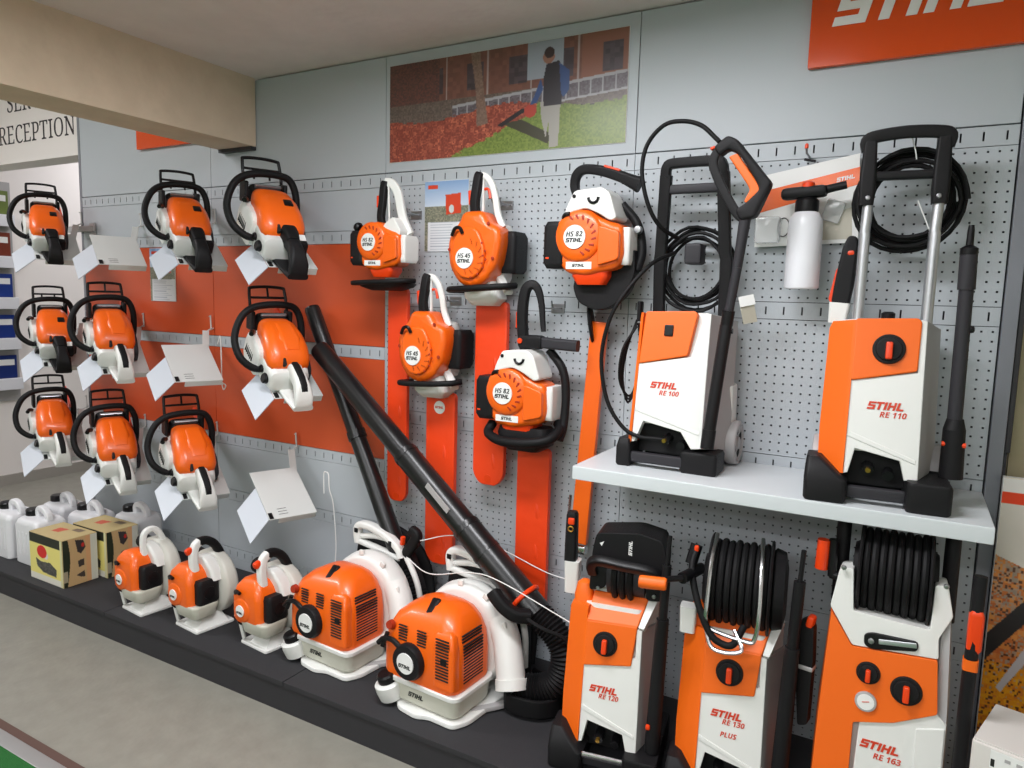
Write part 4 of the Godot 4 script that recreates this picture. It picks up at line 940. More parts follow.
# light trimmer: egg shaped orange starter housing
func make_trimmer_a(label: String) -> Node3D:
	var o := thing("hedge_trimmer", label, "hedge trimmer", Transform3D.IDENTITY, "hedge trimmers hanging on the pegboard")
	var out := rp([V2(-0.034, 0.125), V2(0.042, 0.125), V2(0.06, 0.092), V2(0.105, 0.068), V2(0.112, 0.03), V2(0.098, -0.05), V2(0.055, -0.11), V2(0.0, -0.128), V2(-0.052, -0.11), V2(-0.086, -0.055), V2(-0.094, 0.02), V2(-0.078, 0.062), V2(-0.05, 0.088)], 0.024, 4)
	var h := part(o, "starter_housing", one(extr(out, -0.045, 0.05, 0.018)), M.orange, 50.0)
	part(h, "cover_plate", one(extr(rp([V2(-0.062, 0.03), V2(-0.03, 0.07), V2(0.03, 0.072), V2(0.064, 0.0), V2(0.058, -0.06), V2(0.02, -0.098), V2(-0.03, -0.095), V2(-0.065, -0.05)], 0.03, 4), 0.046, 0.062, 0.006)), M.orange, 50.0)
	vent_ring(h, V(0, -0.025, 0.0605), 0.04, 0.062, 8, -100, 75, M.orange_dark)
	vent_ring(h, V(0, -0.025, 0.0605), 0.064, 0.072, 6, -80, 40, M.orange_dark)
	for b in [V(0.07, 0.082, 0.05), V(0.088, -0.03, 0.049), V(-0.082, 0.0, 0.047)]:
		part(h, "bolt", one(disc(0.006, 0.003, 0.001, 10), tf(b)), M.orange_dark)
	round_label(o, V(-0.012, -0.03, 0.062), 0.034, "HS 45", "mark")
	part(o, "pull_handle", one(tube(spline([V(-0.065, 0.045, 0.06), V(-0.048, 0.066, 0.068), V(-0.028, 0.068, 0.07), V(-0.02, 0.05, 0.064)], 4), 0.006, 8)), M.black_smooth)
	part(o, "crankcase", one(rbox(V(0.15, 0.2, 0.07), 0.02), tf(V(0.015, -0.01, -0.06))), M.white_plastic)
	part(o, "muffler_guard", one(rloft([[-0.075, 0.026, 0.04, 0.012], [-0.06, 0.032, 0.05, 0.016], [0.045, 0.034, 0.05, 0.016], [0.062, 0.026, 0.04, 0.012]], 3), tf(V(0.104, 0, -0.06))), M.black_plastic)
	part(o, "gear_housing", one(rloft([[-0.185, 0.045, 0.03, 0.012, 0.01, -0.05], [-0.16, 0.066, 0.045, 0.02, 0.012, -0.04], [-0.12, 0.062, 0.045, 0.02, 0.01, -0.03], [-0.09, 0.05, 0.04, 0.02, 0, -0.02]], 3)), M.white_plastic, 50.0)
	part(o, "gear_housing", one(bar(V(0.07, -0.09, -0.03), V(0.125, -0.14, 0.0), 0.03, 0.018, 0.006)), M.white_plastic)
	part(o, "front_handle", one(sweep(spline([V(-0.075, -0.135, -0.03), V(-0.092, -0.135, 0.005), V(-0.078, -0.133, 0.035), V(-0.02, -0.13, 0.055), V(0.06, -0.125, 0.055), V(0.125, -0.12, 0.035), V(0.145, -0.117, 0.0)], 5), rr(0.010, 0.017, 0.008, 3), V(0, 0, 1))), M.rubber)
	part(o, "rear_handle", one(sweep(spline([V(-0.006, 0.10, 0.0), V(-0.012, 0.15, 0.005), V(-0.006, 0.20, 0.004), V(-0.002, 0.238, 0.0), V(0.0, 0.248, -0.006)], 5), rr(0.015, 0.014, 0.007, 3), V(0, 0, 1))), M.black_plastic)
	part(o, "handle_loop", one(sweep(spline([V(0.002, 0.246, -0.006), V(0.02, 0.242, -0.012), V(0.042, 0.215, -0.015), V(0.055, 0.17, -0.018), V(0.064, 0.12, -0.02), V(0.085, 0.075, -0.02)], 5), rr(0.011, 0.009, 0.006, 3), V(0, 0, 1))), M.white_plastic)
	part(o, "handle_loop", one(bar(V(0.012, 0.238, -0.01), V(0.014, 0.11, -0.01), 0.012, 0.008, 0.003)), M.white_plastic)
	part(o, "trigger", one(rbox(V(0.012, 0.05, 0.014), 0.004), tf(V(-0.027, 0.172, 0.008), 0, 0, 5)), M.orange_deep, 38.0, "orange throttle trigger")
	part(o, "throttle_lever", one(tube(spline([V(0.012, 0.20, -0.01), V(0.03, 0.20, -0.012), V(0.038, 0.17, -0.012)], 4), 0.005, 6)), M.orange_deep)
	scab(o, 0.02, -0.17, -0.82, 0.128, -0.075)
	return o

func engine_b(o: Node3D) -> void:
	var h := part(o, "starter_housing", one(extr(rp([V2(-0.075, 0.035), V2(-0.04, 0.075), V2(0.02, 0.082), V2(0.05, 0.055), V2(0.125, 0.03), V2(0.132, -0.06), V2(0.115, -0.095), V2(0.02, -0.118), V2(-0.05, -0.112), V2(-0.08, -0.08)], 0.018, 4), -0.05, 0.05, 0.014)), M.orange, 50.0)
	part(h, "cover_plate", one(Transform3D(Basis(Vector3.RIGHT, PI / 2), V(-0.012, 0, 0.046)) * lathe([[0.078, 0], [0.078, 0.006], [0.07, 0.014], [0.05, 0.018], [0.001, 0.018]], 32)), M.orange, 50.0)
	vent_ring(h, V(-0.012, 0, 0.0625), 0.046, 0.064, 10, -70, 110, M.orange_dark)
	round_label(o, V(-0.018, -0.004, 0.064), 0.036, "HS 82", "mark")
	part(h, "side_fairing", one(extr(rp([V2(0.055, 0.03), V2(0.122, 0.012), V2(0.124, -0.07), V2(0.055, -0.09)], 0.012, 3), 0.02, 0.062, 0.012)), M.orange, 50.0)
	var l := part(o, "type_label", one(rbox(V(0.085, 0.022, 0.002), 0.0008), tf(V(-0.008, -0.088, 0.0505))), M.label_white, 38.0, "white type label")
	part(l, "lettering", mark(0.010, 0.0006), M.ink_black).position = V(-0.008, -0.088, 0.0515)
	part(o, "air_filter", one(rloft([[-0.085, 0.028, 0.036, 0.014], [-0.068, 0.036, 0.046, 0.018], [0.042, 0.036, 0.046, 0.018], [0.058, 0.028, 0.038, 0.014]], 3), tf(V(-0.095, -0.012, 0.012))), M.black_plastic)
	part(o, "air_filter", one(rbox(V(0.012, 0.006, 0.004), 0.0015), tf(V(-0.112, -0.066, 0.057))), M.orange_deep)
	part(o, "muffler_cover", one(rloft([[-0.085, 0.014, 0.04, 0.008], [-0.07, 0.018, 0.05, 0.01], [0.01, 0.018, 0.05, 0.01], [0.025, 0.014, 0.042, 0.008]], 3), tf(V(0.128, 0, -0.016))), M.white_plastic)
	part(o, "lower_case", one(rloft([[-0.145, 0.045, 0.035, 0.015], [-0.12, 0.06, 0.045, 0.02], [-0.09, 0.06, 0.045, 0.02]], 3), tf(V(0.02, 0, -0.005))), M.orange_deep)

func make_trimmer_b(label: String) -> Node3D:
	var o := thing("hedge_trimmer", label, "hedge trimmer", Transform3D.IDENTITY, "hedge trimmers hanging on the pegboard")
	engine_b(o)
	part(o, "top_cover", one(extr(rp([V2(-0.062, 0.052), V2(-0.055, 0.085), V2(-0.03, 0.135), V2(0.06, 0.142), V2(0.085, 0.125), V2(0.11, 0.05), V2(0.09, 0.042), V2(0.05, 0.066), V2(0.01, 0.082), V2(-0.04, 0.07)], 0.012, 3), -0.045, 0.055, 0.014)), M.white_plastic, 50.0)
	part(o, "choke_lever", one(tube(arc(V(0.035, 0.112, 0.056), V(0.016, 0, 0), V(0, 0.016, 0), 180, 360, 10), 0.0045, 6)), M.black_smooth)
	part(o, "bolt", one(disc(0.006, 0.004, 0.001, 10), tf(V(-0.028, 0.118, 0.054))), M.black_smooth)
	part(o, "pull_handle", one(tube(spline([V(-0.066, 0.045, 0.045), V(-0.056, 0.062, 0.06), V(-0.038, 0.066, 0.062)], 4), 0.0065, 8)), M.black_smooth)
	return o

func build_trimmers() -> void:
	mat("orange_dark", Color(0.62, 0.16, 0.03), 0.5)
	var a2 := make_trimmer_a("orange hedge trimmer with long orange blade cover in front of the leaflet, top centre")
	a2.position = V(2.51, 1.557, 0.14)
	copy(a2, tf(V(2.302, 1.222, 0.14)), "lower orange hedge trimmer with white handle loop and a round sticker on its blade cover")
	var st := part(get_node("hedge_trimmer_001"), "sticker", one(disc(0.024, 0.0015, 0.0005, 20), tf(V(0.018, -0.225, -0.0625))), M.label_white, 38.0, "round white sticker")
	part(st, "lettering", mark(0.009, 0.0006), M.ink_red).position = V(0.018, -0.225, -0.061)
	# the leftmost one, with a boxier engine
	var o := thing("hedge_trimmer", "leftmost hedge trimmer with orange engine, white rear cover and black hand shield", "hedge trimmer", Transform3D(Basis.from_scale(Vector3.ONE * 0.87), V(2.098, 1.59, 0.14)), "hedge trimmers hanging on the pegboard")
	engine_b(o)
	part(o, "choke_knob", one(lathe([[0.001, -0.012], [0.018, -0.01], [0.022, 0.0], [0.018, 0.012], [0.001, 0.014]], 16), tf(V(-0.1, 0.06, 0.03), 0, 0, 60)), M.black_smooth)
	part(o, "rear_handle", one(sweep(spline([V(0.01, 0.05, 0.0), V(0.0, 0.10, 0.005), V(0.008, 0.16, 0.005), V(0.012, 0.22, 0.002), V(0.016, 0.245, -0.004)], 5), rr(0.016, 0.013, 0.007, 3), V(0, 0, 1))), M.black_plastic)
	part(o, "handle_loop", one(sweep(spline([V(0.016, 0.243, -0.004), V(0.045, 0.238, -0.01), V(0.072, 0.20, -0.015), V(0.085, 0.14, -0.018), V(0.098, 0.09, -0.02), V(0.13, 0.03, -0.02)], 5), rr(0.018, 0.011, 0.006, 3), V(0, 0, 1))), M.white_plastic)
	part(o, "handle_loop", one(bar(V(0.03, 0.235, -0.008), V(0.034, 0.06, -0.01), 0.02, 0.008, 0.003)), M.white_plastic)
	part(o, "top_cover", one(extr(rp([V2(0.03, 0.05), V2(0.05, 0.075), V2(0.09, 0.1), V2(0.13, 0.04), V2(0.12, 0.02)], 0.012, 3), -0.045, 0.04, 0.012)), M.white_plastic, 50.0)
	part(o, "trigger", one(rbox(V(0.012, 0.05, 0.014), 0.004), tf(V(-0.012, 0.165, 0.008))), M.orange_deep, 38.0, "orange throttle trigger")
	part(o, "front_handle", one(sweep(spline([V(-0.10, -0.168, -0.03), V(-0.125, -0.17, 0.01), V(-0.1, -0.17, 0.05), V(-0.02, -0.168, 0.08), V(0.08, -0.165, 0.08), V(0.15, -0.16, 0.05), V(0.165, -0.158, 0.0)], 5), rr(0.010, 0.018, 0.008, 3), V(0, 0, 1))), M.rubber)
	part(o, "hand_shield", one(rloft([[-0.2, 0.07, 0.035, 0.03], [-0.185, 0.12, 0.06, 0.05], [-0.172, 0.13, 0.068, 0.055], [-0.166, 0.12, 0.06, 0.05]], 5), tf(V(0.03, 0, 0.0))), M.black_plastic)
	scab(o, 0.035, -0.19, -1.12, 0.106, -0.075)
	# lower one with black loop handle
	var b2 := make_trimmer_b("hedge trimmer with white top cover and upright black handle, lower one near the centre")
	b2.position = V(2.675, 1.095, 0.14)
	part(b2, "rear_handle", one(sweep(spline([V(0.03, 0.13, 0.0), V(0.02, 0.18, 0.004), V(0.016, 0.26, 0.006), V(0.024, 0.33, 0.004), V(0.045, 0.35, 0.0), V(0.065, 0.335, -0.004), V(0.078, 0.29, -0.006), V(0.085, 0.23, -0.006), V(0.09, 0.2, -0.004)], 6), rr(0.017, 0.014, 0.008, 3), V(0, 0, 1), [1.0, 1.0, 0.9, 0.6, 0.45])), M.black_plastic)
	part(b2, "trigger", one(rbox(V(0.01, 0.055, 0.014), 0.004), tf(V(0.0, 0.235, 0.008))), M.orange_deep, 38.0, "orange throttle trigger")
	part(b2, "handle_joint", one(rbox(V(0.09, 0.045, 0.045), 0.012), tf(V(0.05, 0.165, 0.0))), M.black_plastic)
	part(b2, "lock_button", one(disc(0.009, 0.006, 0.002, 12), tf(V(0.018, 0.168, 0.022))), M.orange_deep)
	part(b2, "cross_handle", one(sweep([V(0.08, 0.165, 0.0), V(0.15, 0.162, 0.0), V(0.215, 0.16, 0.0)], rr(0.018, 0.015, 0.008, 3), V(0, 0, 1))), M.dark_grey)
	part(b2, "front_handle", one(tube(spline([V(-0.085, -0.115, 0.01), V(-0.08, -0.145, 0.045), V(-0.01, -0.16, 0.075), V(0.08, -0.156, 0.075), V(0.145, -0.142, 0.05), V(0.16, -0.115, 0.0), V(0.14, -0.10, -0.03)], 6), 0.016, 10)), M.rubber)
	part(b2, "hand_shield", one(rloft([[-0.195, 0.06, 0.04, 0.025], [-0.175, 0.09, 0.05, 0.035], [-0.14, 0.10, 0.05, 0.04], [-0.115, 0.09, 0.045, 0.035]], 4), tf(V(0.035, 0, -0.01))), M.black_plastic)
	part(b2, "frame_tube", one(tube(spline([V(0.10, 0.14, -0.03), V(0.15, 0.08, -0.03), V(0.165, 0.0, -0.03), V(0.165, -0.1, -0.02), V(0.16, -0.15, 0.0)], 5), 0.014, 10)), M.black_plastic)
	scab(b2, 0.035, -0.2, -0.80, 0.125, -0.075, 0.0, false)
	# upper right one with the handle turned sideways
	var b1 := make_trimmer_b("hedge trimmer with white top cover and sideways black handle below the poster")
	b1.position = V(2.912, 1.592, 0.14)
	part(b1, "rear_handle", one(sweep(spline([V(-0.04, 0.12, 0.0), V(-0.052, 0.155, 0.0), V(-0.045, 0.188, 0.004), V(-0.018, 0.204, 0.006), V(0.04, 0.196, 0.008), V(0.10, 0.176, 0.008), V(0.14, 0.158, 0.006), V(0.16, 0.15, 0.004)], 6), rr(0.015, 0.013, 0.007, 3), V(0, 0, 1), [0.85, 0.95, 1.0, 1.1, 1.6])), M.black_plastic)
	part(b1, "trigger", one(rbox(V(0.055, 0.008, 0.016), 0.003), tf(V(0.075, 0.2, 0.014), 0, 0, -18)), M.orange_deep, 38.0, "orange throttle trigger")
	part(b1, "hand_shield", one(extr(rp([V2(-0.035, -0.115), V2(0.10, -0.10), V2(0.15, -0.03), V2(0.155, -0.11), V2(0.13, -0.17), V2(0.08, -0.215), V2(0.03, -0.225), V2(-0.03, -0.2), V2(-0.05, -0.15)], 0.022, 4), -0.045, 0.0, 0.012)), M.black_plastic)
	part(b1, "frame_tube", one(tube(spline([V(0.09, 0.1, -0.04), V(0.14, 0.04, -0.045), V(0.16, -0.04, -0.04), V(0.15, -0.1, -0.03)], 5), 0.014, 10)), M.black_plastic)
	part(b1, "hand_shield", one(lathe([[0.001, -0.006], [0.052, -0.005], [0.056, 0.0], [0.052, 0.005], [0.001, 0.006]], 24), Transform3D(Basis(V(0.25, 0.1, 0.96).normalized(), V(0.95, 0.18, -0.27).normalized(), V(-0.2, 1.25, 0.0)), V(-0.012, -0.265, -0.078))), M.black_plastic)
	part(b1, "bolt", one(disc(0.012, 0.02, 0.003, 10), tf(V(0.155, 0.02, -0.02))), M.steel)
	part(b1, "blade", one(box(V(0.03, 0.76, 0.006)), tf(V(0.003, -0.66, -0.078), 0, 0, -3.4)), M.aluminium)
	var s := part(b1, "blade_cover", one(extr(rp([V2(-0.027, -0.26), V2(0.027, -0.26), V2(0.03, -1.0), V2(-0.03, -1.0)], 0.004, 2), -0.01, 0.012, 0.003), tf(V(0.036, 0, -0.07), 0, 0, -3.4)), M.orange, 38.0, "narrow orange blade cover")
	part(b1, "blade_end", Mb.new().put(tube([V(-0.06, -0.84, -0.07), V(-0.07, -1.02, -0.07), V(-0.012, -1.035, -0.07)], 0.005, 6)).put(rbox(V(0.06, 0.03, 0.03), 0.008), tf(V(-0.024, -1.02, -0.07))), M.chrome)
	# pegs that carry them
	for q in [[2.51, 1.72, "the trimmer by the leaflet"], [2.302, 1.385, "the trimmer with the sticker"], [2.12, 1.70, "the leftmost trimmer"], [2.72, 1.37, "the trimmer with upright black handle"], [2.94, 1.66, "the trimmer below the poster"]]:
		var h := thing("peg_hook", "thin steel double prong peg hook behind " + q[2], "hook", tf(V(q[0] + 0.03, q[1], 0)), "peg hooks behind the trimmers")
		part(h, "hook_plate", one(rbox(V(0.05, 0.03, 0.004), 0.001), tf(V(0, 0, 0.003))), M.steel)
		for sgn in [-1, 1]:
			part(h, "prong", one(tube(spline([V(0.015 * sgn, 0, 0.004), V(0.015 * sgn, 0.0, 0.068), V(0.015 * sgn, 0.016, 0.08)], 3), 0.003, 6)), M.steel)

# ---------------------------------------------------------------- blowers
func slits(o: Node3D, c: Vector3, w: float, n: int, step: float, xf: Transform3D) -> void:
	for k in n:
		part(o, "vent_slit", one(rbox(V(w, 0.0045, 0.006), 0.0018), xf * tf(c + V(0, -k * step, 0))), M.recess)

func make_backpack() -> Node3D:
	var o := thing("backpack_blower", "", "leaf blower", Transform3D.IDENTITY, "backpack leaf blowers")
	var flat := Transform3D(Basis(Vector3.RIGHT, -PI / 2), Vector3.ZERO)
	part(o, "base_plate", one(extr(rp([V2(-0.165, 0.06), V2(-0.10, 0.02), V2(-0.07, -0.012), V2(0.01, -0.022), V2(0.045, -0.002), V2(0.14, -0.002), V2(0.165, 0.05), V2(0.175, 0.33), V2(-0.16, 0.33)], 0.02, 4), 0.0, 0.018, 0.005), flat), M.white_plastic)
	var tk := part(o, "fuel_tank", one(rloft([[0.016, 0.13, 0.082, 0.03, 0.0, -0.105], [0.03, 0.14, 0.095, 0.03, 0.0, -0.105], [0.09, 0.146, 0.1, 0.03, 0.0, -0.105]], 4)), M.tank)
	part(tk, "tank_rim", one(rloft([[0.083, 0.148, 0.102, 0.03, 0.0, -0.105], [0.086, 0.151, 0.105, 0.03, 0.0, -0.105], [0.097, 0.151, 0.105, 0.03, 0.0, -0.105], [0.1, 0.148, 0.102, 0.03, 0.0, -0.105]], 4)), M.white_plastic)
	part(tk, "filler_neck", one(lathe([[0.04, -0.03], [0.045, 0.0], [0.045, 0.02], [0.038, 0.026]], 20), tf(V(-0.122, 0.048, -0.012), 12, 0, 10)), M.white_plastic)
	part(tk, "filler_cap", one(lathe([[0.03, 0.0], [0.031, 0.022], [0.026, 0.028], [0.001, 0.029]], 20), tf(V(-0.126, 0.072, -0.006), 12, 0, 10)), M.black_smooth)
	part(tk, "lettering", mark(0.0145, 0.0008), M.ink_black).transform = tf(V(-0.01, 0.058, -0.0068), -3)
	# orange shroud
	var sh := part(o, "shroud", one(rloft([[0.095, 0.142, 0.098, 0.04, -0.008, -0.105], [0.11, 0.148, 0.102, 0.042, -0.008, -0.105], [0.2, 0.148, 0.102, 0.044, -0.008, -0.105], [0.25, 0.141, 0.098, 0.046, -0.006, -0.107], [0.288, 0.124, 0.088, 0.048, -0.004, -0.112], [0.315, 0.098, 0.072, 0.045, 0.0, -0.118], [0.331, 0.068, 0.05, 0.035, 0.004, -0.122], [0.338, 0.035, 0.026, 0.02, 0.006, -0.124]], 5)), M.orange, 60.0)
	part(sh, "shroud_ridge", one(rloft([[0.12, 0.04, 0.02, 0.012, 0.098, -0.02], [0.24, 0.04, 0.02, 0.012, 0.096, -0.02], [0.275, 0.034, 0.016, 0.01, 0.088, -0.03], [0.287, 0.024, 0.008, 0.006, 0.082, -0.036]], 3)), M.orange, 60.0)
	part(sh, "cover_latch", one(rbox(V(0.03, 0.014, 0.062), 0.006), tf(V(0.0, 0.326, -0.075), 32, 12)), M.black_smooth)
	slits(sh, V(-0.065, 0.272, -0.003), 0.034, 6, 0.009, tf(V(0, 0, -0.004), 0))
	slits(sh, V(0.01, 0.272, -0.003), 0.036, 6, 0.009, tf(V(0, 0, -0.004), 0))
	slits(sh, V(0.096, 0.272, 0.0), 0.05, 14, 0.0095, Transform3D.IDENTITY)
	part(sh, "warning_plate", one(rbox(V(0.022, 0.02, 0.004), 0.0015), tf(V(0.102, 0.205, 0.0015))), M.black_smooth)
	for k in 16:
		part(sh, "vent_slit", one(rbox(V(0.006, 0.005, 0.10), 0.0018), tf(V(0.1385 - (0.006 if k > 12 else 0.0), 0.128 + k * 0.0098, -0.10))), M.recess)
	# starter
	part(o, "starter", one(Transform3D(Basis(Vector3.RIGHT, PI / 2), V(-0.03, 0.17, -0.01)) * lathe([[0.056, 0], [0.058, 0.018], [0.053, 0.03], [0.001, 0.032]], 28)), M.black_plastic)
	round_label(o, V(-0.03, 0.17, 0.0205), 0.033, "", "mark")
	part(o, "pull_handle", one(tube(spline([V(-0.05, 0.20, 0.01), V(-0.09, 0.225, 0.012), V(-0.125, 0.222, 0.014), V(-0.15, 0.20, 0.012)], 4), 0.0085, 8)), M.black_smooth)
	part(o, "pull_handle", one(bar(V(-0.118, 0.24, 0.006), V(-0.13, 0.195, 0.016), 0.014, 0.014, 0.004)), M.black_smooth)
	part(o, "choke_knob", one(lathe([[0.012, 0], [0.016, 0.005], [0.013, 0.018]], 12), tf(V(-0.112, 0.262, -0.012), 80)), M.orange_dark)
	# fan housing ring with outlet elbow
	var rx := Transform3D(Basis(Vector3.RIGHT, PI / 2), V(0.015, 0.185, -0.27))
	var fan := part(o, "fan_housing", Mb.new().put(lathe([[0.06, -0.03], [0.145, -0.028], [0.165, -0.015], [0.173, 0.02], [0.167, 0.055], [0.15, 0.07], [0.05, 0.072]], 40), rx), M.white_plastic, 50.0)
	for a in [25, 60, 95]:
		var ar := deg_to_rad(a)
		part(fan, "clamp_tab", one(rbox(V(0.02, 0.022, 0.012), 0.004), Transform3D(Basis(Vector3.BACK, ar), V(0.015 + cos(ar) * 0.174, 0.185 + sin(ar) * 0.174, -0.215))), M.white_plastic)
	part(fan, "outlet", Mb.new().put(tube(spline([V(0.13, 0.265, -0.245), V(0.168, 0.21, -0.235), V(0.198, 0.14, -0.215), V(0.216, 0.085, -0.2)], 5), 0.046, 18)).put(pipe(V(0.212, 0.1, -0.205), V(0.221, 0.07, -0.196), 0.052, 20)), M.white_plastic, 50.0)
	# back plate, carrying handle
	part(o, "back_plate", one(extr(rp([V2(-0.16, 0.01), V2(0.19, 0.01), V2(0.185, 0.22), V2(0.12, 0.36), V2(-0.09, 0.385), V2(-0.15, 0.33)], 0.03, 4), -0.37, -0.335, 0.008)), M.black_plastic)
	part(o, "shoulder_pad", one(sweep(spline([V(-0.06, 0.37, -0.35), V(0.0, 0.38, -0.40), V(0.09, 0.30, -0.43), V(0.14, 0.18, -0.42), V(0.16, 0.06, -0.38)], 5), rr(0.03, 0.012, 0.01, 3), V(0, 0, 1))), M.rubber)
	part(o, "frame_edge", one(tube(spline([V(-0.13, 0.365, -0.325), V(-0.02, 0.385, -0.322), V(0.08, 0.37, -0.322), V(0.15, 0.29, -0.322), V(0.185, 0.2, -0.322), V(0.19, 0.08, -0.322)], 6), 0.011, 10)), M.white_plastic)
	part(o, "carry_handle", one(sweep(spline([V(-0.12, 0.345, -0.32), V(-0.125, 0.395, -0.32), V(-0.105, 0.416, -0.32), V(-0.05, 0.416, -0.32), V(0.03, 0.395, -0.32), V(0.085, 0.362, -0.32), V(0.10, 0.33, -0.32)], 6), rr(0.014, 0.019, 0.010, 3), V(0, 0, 1))), M.white_plastic)
	part(o, "carry_handle", one(bar(V(-0.118, 0.35, -0.32), V(0.095, 0.326, -0.32), 0.03, 0.018, 0.006)), M.white_plastic)
	for x in [-0.12, 0.055]:
		part(o, "handle_plug", one(rbox(V(0.018, 0.02, 0.006), 0.003), tf(V(x, 0.395 - maxf(x, 0.0) * 0.3, -0.303))), M.black_smooth)
	part(o, "foot_bracket", one(sweep(spline([V(0.13, 0.012, -0.1), V(0.19, 0.015, -0.18), V(0.235, 0.03, -0.25), V(0.24, 0.05, -0.27)], 4), rr(0.012, 0.008, 0.004, 2))), M.grey_plastic)
	return o

func ribbed(path, r: float, step: float) -> Mb:
	var p := PackedVector3Array(path); var c := Curve3D.new()
	for q in p: c.add_point(q)
	var n := int(c.get_baked_length() / step) * 2
	var pts := []; var sc := []
	for k in n + 1:
		pts.append(c.sample_baked(c.get_baked_length() * k / n)); sc.append(1.0 if k % 2 == 0 else 0.86)
	return Mb.new().put(tube(pts, r, 16, false, sc))

func make_hand_blower(handle: String, label: String) -> Node3D:
	var o := thing("hand_blower", label, "leaf blower", Transform3D.IDENTITY, "hand held leaf blowers")
	var rx := Transform3D(Basis(Vector3.RIGHT, PI / 2), V(0.0, 0.165, -0.10))
	part(o, "fan_housing", one(lathe([[0.04, 0.0], [0.105, 0.002], [0.124, 0.01], [0.13, 0.022], [0.13, 0.05], [0.124, 0.062], [0.10, 0.072], [0.05, 0.075]], 36), rx), M.housing_grey, 50.0)
	part(o, "top_cowl", one(rloft([[0.2, 0.06, 0.03, 0.016, 0.012, -0.02], [0.24, 0.05, 0.03, 0.016, 0.01, -0.015], [0.28, 0.03, 0.026, 0.012, 0.0, -0.005], [0.292, 0.016, 0.018, 0.008, -0.002, 0.0]], 4), tf(V(0.026, 0, -0.006))), M.white_plastic, 50.0)
	var e := part(o, "engine_cover", one(rloft([[0.09, 0.068, 0.052, 0.02], [0.11, 0.078, 0.06, 0.024], [0.19, 0.078, 0.06, 0.024], [0.23, 0.066, 0.052, 0.024], [0.255, 0.045, 0.036, 0.02], [0.262, 0.02, 0.016, 0.01]], 4), tf(V(-0.015, 0, 0.03))), M.orange, 60.0)
	part(e, "starter_bulge", one(Transform3D(Basis(Vector3.RIGHT, PI / 2), V(-0.03, 0.145, 0.075)) * lathe([[0.05, 0], [0.048, 0.012], [0.04, 0.02], [0.001, 0.022]], 24)), M.orange, 50.0)
	round_label(o, V(-0.03, 0.145, 0.0965), 0.022, "", "mark")
	part(o, "pull_handle", one(tube(spline([V(-0.07, 0.20, 0.085), V(-0.055, 0.215, 0.095), V(-0.03, 0.212, 0.098)], 4), 0.007, 8)), M.black_smooth)
	part(o, "muffler_guard", one(rloft([[0.108, 0.02, 0.038, 0.012], [0.12, 0.028, 0.047, 0.018], [0.195, 0.028, 0.047, 0.018], [0.21, 0.02, 0.038, 0.012]], 3), tf(V(0.066, 0, 0.018))), M.black_plastic)
	part(o, "muffler_guard", one(lathe([[0.026, 0], [0.026, 0.006], [0.016, 0.009], [0.001, 0.006]], 18), Transform3D(Basis(Vector3.BACK, -PI / 2), V(0.09, 0.158, 0.018))), M.black_smooth)
	part(o, "fuel_tank", one(rloft([[0.05, 0.045, 0.035, 0.02], [0.062, 0.066, 0.052, 0.026], [0.105, 0.074, 0.06, 0.026], [0.112, 0.07, 0.056, 0.024]], 4), tf(V(0.02, 0, 0.03))), M.tank, 50.0)
	part(o, "filler_cap", one(lathe([[0.018, 0], [0.018, 0.016], [0.014, 0.02]], 16), tf(V(-0.06, 0.085, 0.06), 40, 0, 30)), M.black_smooth)
	var flat := Transform3D(Basis(Vector3.RIGHT, -PI / 2), Vector3.ZERO)
	part(o, "foot_plate", Mb.new().put(extr(rp([V2(-0.07, -0.07), V2(0.085, -0.075), V2(0.095, 0.09), V2(-0.08, 0.1)], 0.01, 3), 0.0, 0.012, 0.003), flat).put(loft([PackedVector3Array([V(-0.03, 0.01, 0.06), V(0.075, 0.01, 0.065), V(0.085, 0.01, -0.07), V(-0.03, 0.01, -0.07)]), PackedVector3Array([V(0.0, 0.055, 0.02), V(0.05, 0.055, 0.02), V(0.06, 0.055, -0.05), V(-0.01, 0.055, -0.05)])])).put(bar(V(-0.06, 0.02, 0.06), V(-0.07, 0.09, 0.07), 0.02, 0.012, 0.004)), M.white_plastic)
	part(o, "outlet", one(pipe(V(-0.05, 0.235, -0.07), V(-0.17, 0.235, -0.09), 0.034, 18, 0.032)), M.black_plastic)
	part(o, "intake_grille", one(pipe(V(0.0, 0.165, -0.105), V(0.0, 0.165, -0.118), 0.08, 24)), M.black_plastic)
	if handle == "white":
		part(o, "handle", one(sweep(spline([V(0.03, 0.24, 0.02), V(0.028, 0.29, 0.022), V(0.026, 0.33, 0.015), V(0.026, 0.346, -0.01), V(0.026, 0.335, -0.04), V(0.026, 0.29, -0.065), V(0.026, 0.24, -0.075)], 5), rr(0.013, 0.011, 0.008, 3), V(1, 0, 0))), M.white_plastic)
	else:
		part(o, "handle_post", one(sweep(spline([V(0.03, 0.23, 0.04), V(0.028, 0.29, 0.045), V(0.026, 0.335, 0.036), V(0.026, 0.352, 0.015)], 5), rr(0.017, 0.014, 0.010, 3), V(1, 0, 0))), M.white_plastic)
		part(o, "trigger", one(rbox(V(0.022, 0.026, 0.03), 0.008), tf(V(0.026, 0.325, 0.062), 20)), M.orange_deep, 38.0, "orange throttle trigger")
		part(o, "handle_grip", one(sweep(spline([V(0.026, 0.352, 0.02), V(0.026, 0.35, -0.015), V(0.026, 0.325, -0.05), V(0.026, 0.28, -0.075), V(0.026, 0.24, -0.085)], 5), rr(0.017, 0.015, 0.011, 3), V(1, 0, 0))), M.rubber)
	return o

